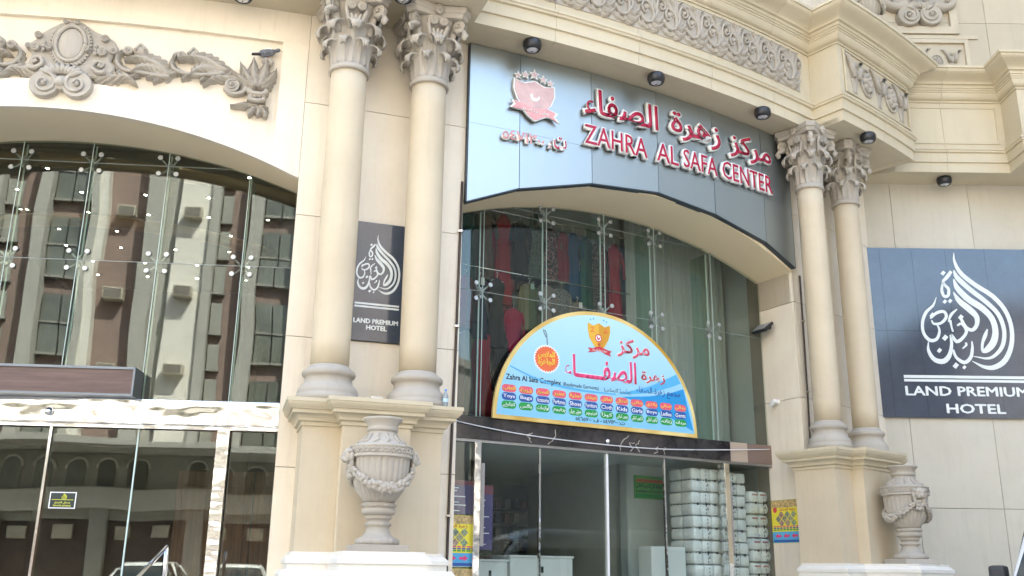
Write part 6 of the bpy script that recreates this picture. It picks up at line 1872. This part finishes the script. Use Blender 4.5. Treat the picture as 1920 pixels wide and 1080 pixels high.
# cables
def cable(name, pts, r, mat, label, clips=()):
    e = empty(name, T(*pts[0]))
    sp_ = spline([Vector(p) for p in pts], 40)
    MB().tube(sp_, r, 8).build("line", mat, e)
    for z in clips:
        p = min(sp_, key=lambda v: abs(v.z - z))
        MB().bbox(-r * 1.7, r * 1.7, -r * 1.7, r * 1.7, -.012, .012, .003, M=T(p.x, p.y, p.z)).build("clip", M_CHROME, e)
    tag(e, label, "cable")
cable("wall_cable", [pol(RW + .018, 21.50, 6.25), pol(RW + .018, 21.46, 5.0), pol(RW + .018, 21.44, 4.2), pol(RW + .018, 21.40, 3.3), pol(RW + .018, 21.36, 2.2), pol(RW + .018, 21.34, 0)], .016, M_CABLE, "dark cable running down the left edge of the shop arch", (5.56, 4.4, 2.1))
cable("wall_cable", [pol(RW + .018, 38.66, 6.0), pol(RW + .018, 38.64, 5.4), pol(RW + .018, 38.58, 4.2), pol(RW + .018, 38.48, 3.0), pol(RW + .018, 38.40, 1.6), pol(RW + .018, 38.40, 0)], .014, M_CABLE, "dark cable running down the wall beside the right columns", (5.3, 4.2, 3.4))
cable("white_wire", [GC(-2.70, 3.44, .08), GC(-2.35, 3.37, .09), GC(-1.5, 3.29, .10), GC(-.5, 3.255, .11), GC(.5, 3.255, .11), GC(1.3, 3.295, .10), GC(2.2, 3.36, .08), GC(2.80, 3.41, .05)], .007, plain("white_wire_pvc", (.72, .72, .72), .5), "thin white wire sagging across the black shop header")
# pigeon on the plume
e = empty("pigeon", on_spandrel(Vector((2.215, -.07, .105))).to_4d() and Matrix.Translation(on_spandrel(Vector((2.215, -.07, .105)))) @ Matrix.Rotation(R(15), 4, 'Z'))
M_PIG = plain("pigeon_grey_feathers", (.16, .17, .19), .7, 0, .3, .5, 30); M_PIGD = plain("pigeon_dark_feathers", (.03, .03, .035), .6)
def pig():
    mb = MB()
    mb.lathe([(.002, -.10), (.022, -.085), (.036, -.05), (.045, 0), (.043, .04), (.03, .075), (.022, .09), (.020, .105), (.024, .12), (.022, .14), (.010, .155), (.001, .16)], 16, Matrix.Translation((-.01, 0, .06)) @ Matrix.Rotation(R(62), 4, 'Y'), 0, True, False)
    return mb
pig().build("body", M_PIG, e, I4)
MB().prism([(-.20, .015), (-.07, .03), (-.06, .055), (-.19, .03)], -.022, .022).build("tail", M_PIGD, e, I4)
for sy in (-1, 1):
    mb = MB(); mb.lathe([(.001, -.09), (.025, -.06), (.034, 0), (.028, .05), (.001, .08)], 12, Matrix.Translation((-.035, sy * .038, .065)) @ Matrix.Rotation(R(70), 4, 'Y') @ Matrix.Diagonal((1, .35, 1, 1)), 0, True, False)
    mb.build("wing", M_PIGD if sy > 0 else M_PIG, e, I4)
    MB().tube([(0, sy * .014, .03), (.005, sy * .014, .0)], .004, 5).build("leg", plain("pigeon_leg_%d" % sy, (.45, .12, .10), .6), e, I4)
MB().lathe([(.005, 0), (.001, .02)], 8, Matrix.Translation((.135, 0, .115)) @ Matrix.Rotation(R(95), 4, 'Y')).build("beak", M_PIGD, e, I4)
MB().prism([(-.06, .08), (.03, .10), (.03, .112), (-.06, .092)], -.046, -.036).build("wing_bar", M_WHITE, e, I4)
tag(e, "grey and white pigeon perched on the carved plume at the spandrel corner", "bird")
# plastic bottle and small card stack on the pedestal cap
e = empty("plastic_bottle", Matrix.Translation(pol(20.12, 20.55, 3.30)))
m, nt, b = node_mat("clear_plastic"); setp(b, col=(.75, .85, .90), rough=.08); b.inputs["Transmission Weight"].default_value = .75
MB().lathe([(.001, .002), (.028, 0), (.032, .01), (.030, .04), (.032, .05), (.030, .09), (.032, .10), (.031, .13), (.022, .16), (.012, .175), (.012, .185)], 18, caps=False).build("body", m, e, I4)
MB().lathe([(.014, .184), (.014, .204), (.001, .205)], 14, caps=False).build("cap", plain("blue_cap", (.05, .22, .55), .4), e, I4)
MB().lathe([(.0325, .06), (.0325, .10)], 18, caps=False).build("label_band", plain("pale_blue_label", (.45, .62, .72), .5), e, I4)
tag(e, "small clear plastic water bottle left on the pedestal cap by the second column", "bottle")
e = empty("cardboard_tray", Matrix.Translation(pol(20.05, 18.42, 3.30)) @ Matrix.Rotation(R(18), 4, 'Z'))
mt_ = plain("white_card", (.62, .58, .52), .7)
MB().box(-.055, .055, -.04, .04, .0, .022).build("lower_tray", mt_, e, I4); MB().box(-.065, .058, -.045, .04, .04, .075).build("upper_tray", mt_, e, I4)
for x in (-.05, .04): MB().box(x, x + .012, -.03, .03, .0221, .0399).build("spacer", M_BLACK, e, I4)
MB().box(-.066, .059, -.0465, -.0455, .040, .050).build("printed_edge", M_BLACK, e, I4)
tag(e, "two small white trays stacked on the pedestal cap between the left columns", "tray")
# entrance handrail
e = empty("entrance_handrail", T(-3.45, 9.5, 0))
q = [Vector((-3.27, 9.55, 0)), Vector((-3.27, 9.55, 1.60)), Vector((-3.275, 9.53, 1.78))]
MB().tube(q, .022, 10).build("post", M_CHROME, e)
MB().tube([Vector((-3.265, 9.5, 1.795)), Vector((-3.33, 9.1, 1.55)), Vector((-3.46, 8.5, 1.15))], .019, 10).build("top_rail", M_CHROME, e)
MB().tube([Vector((-3.275, 9.5, 1.45)), Vector((-3.46, 8.5, .85))], .014, 8).build("mid_rail", M_CHROME, e)
MB().tube([Vector((-3.46, 8.52, 0)), Vector((-3.46, 8.5, 1.15))], .022, 10).build("post", M_CHROME, e)
tag(e, "stainless steel handrail rising before the hotel doors at the picture's foot", "handrail")
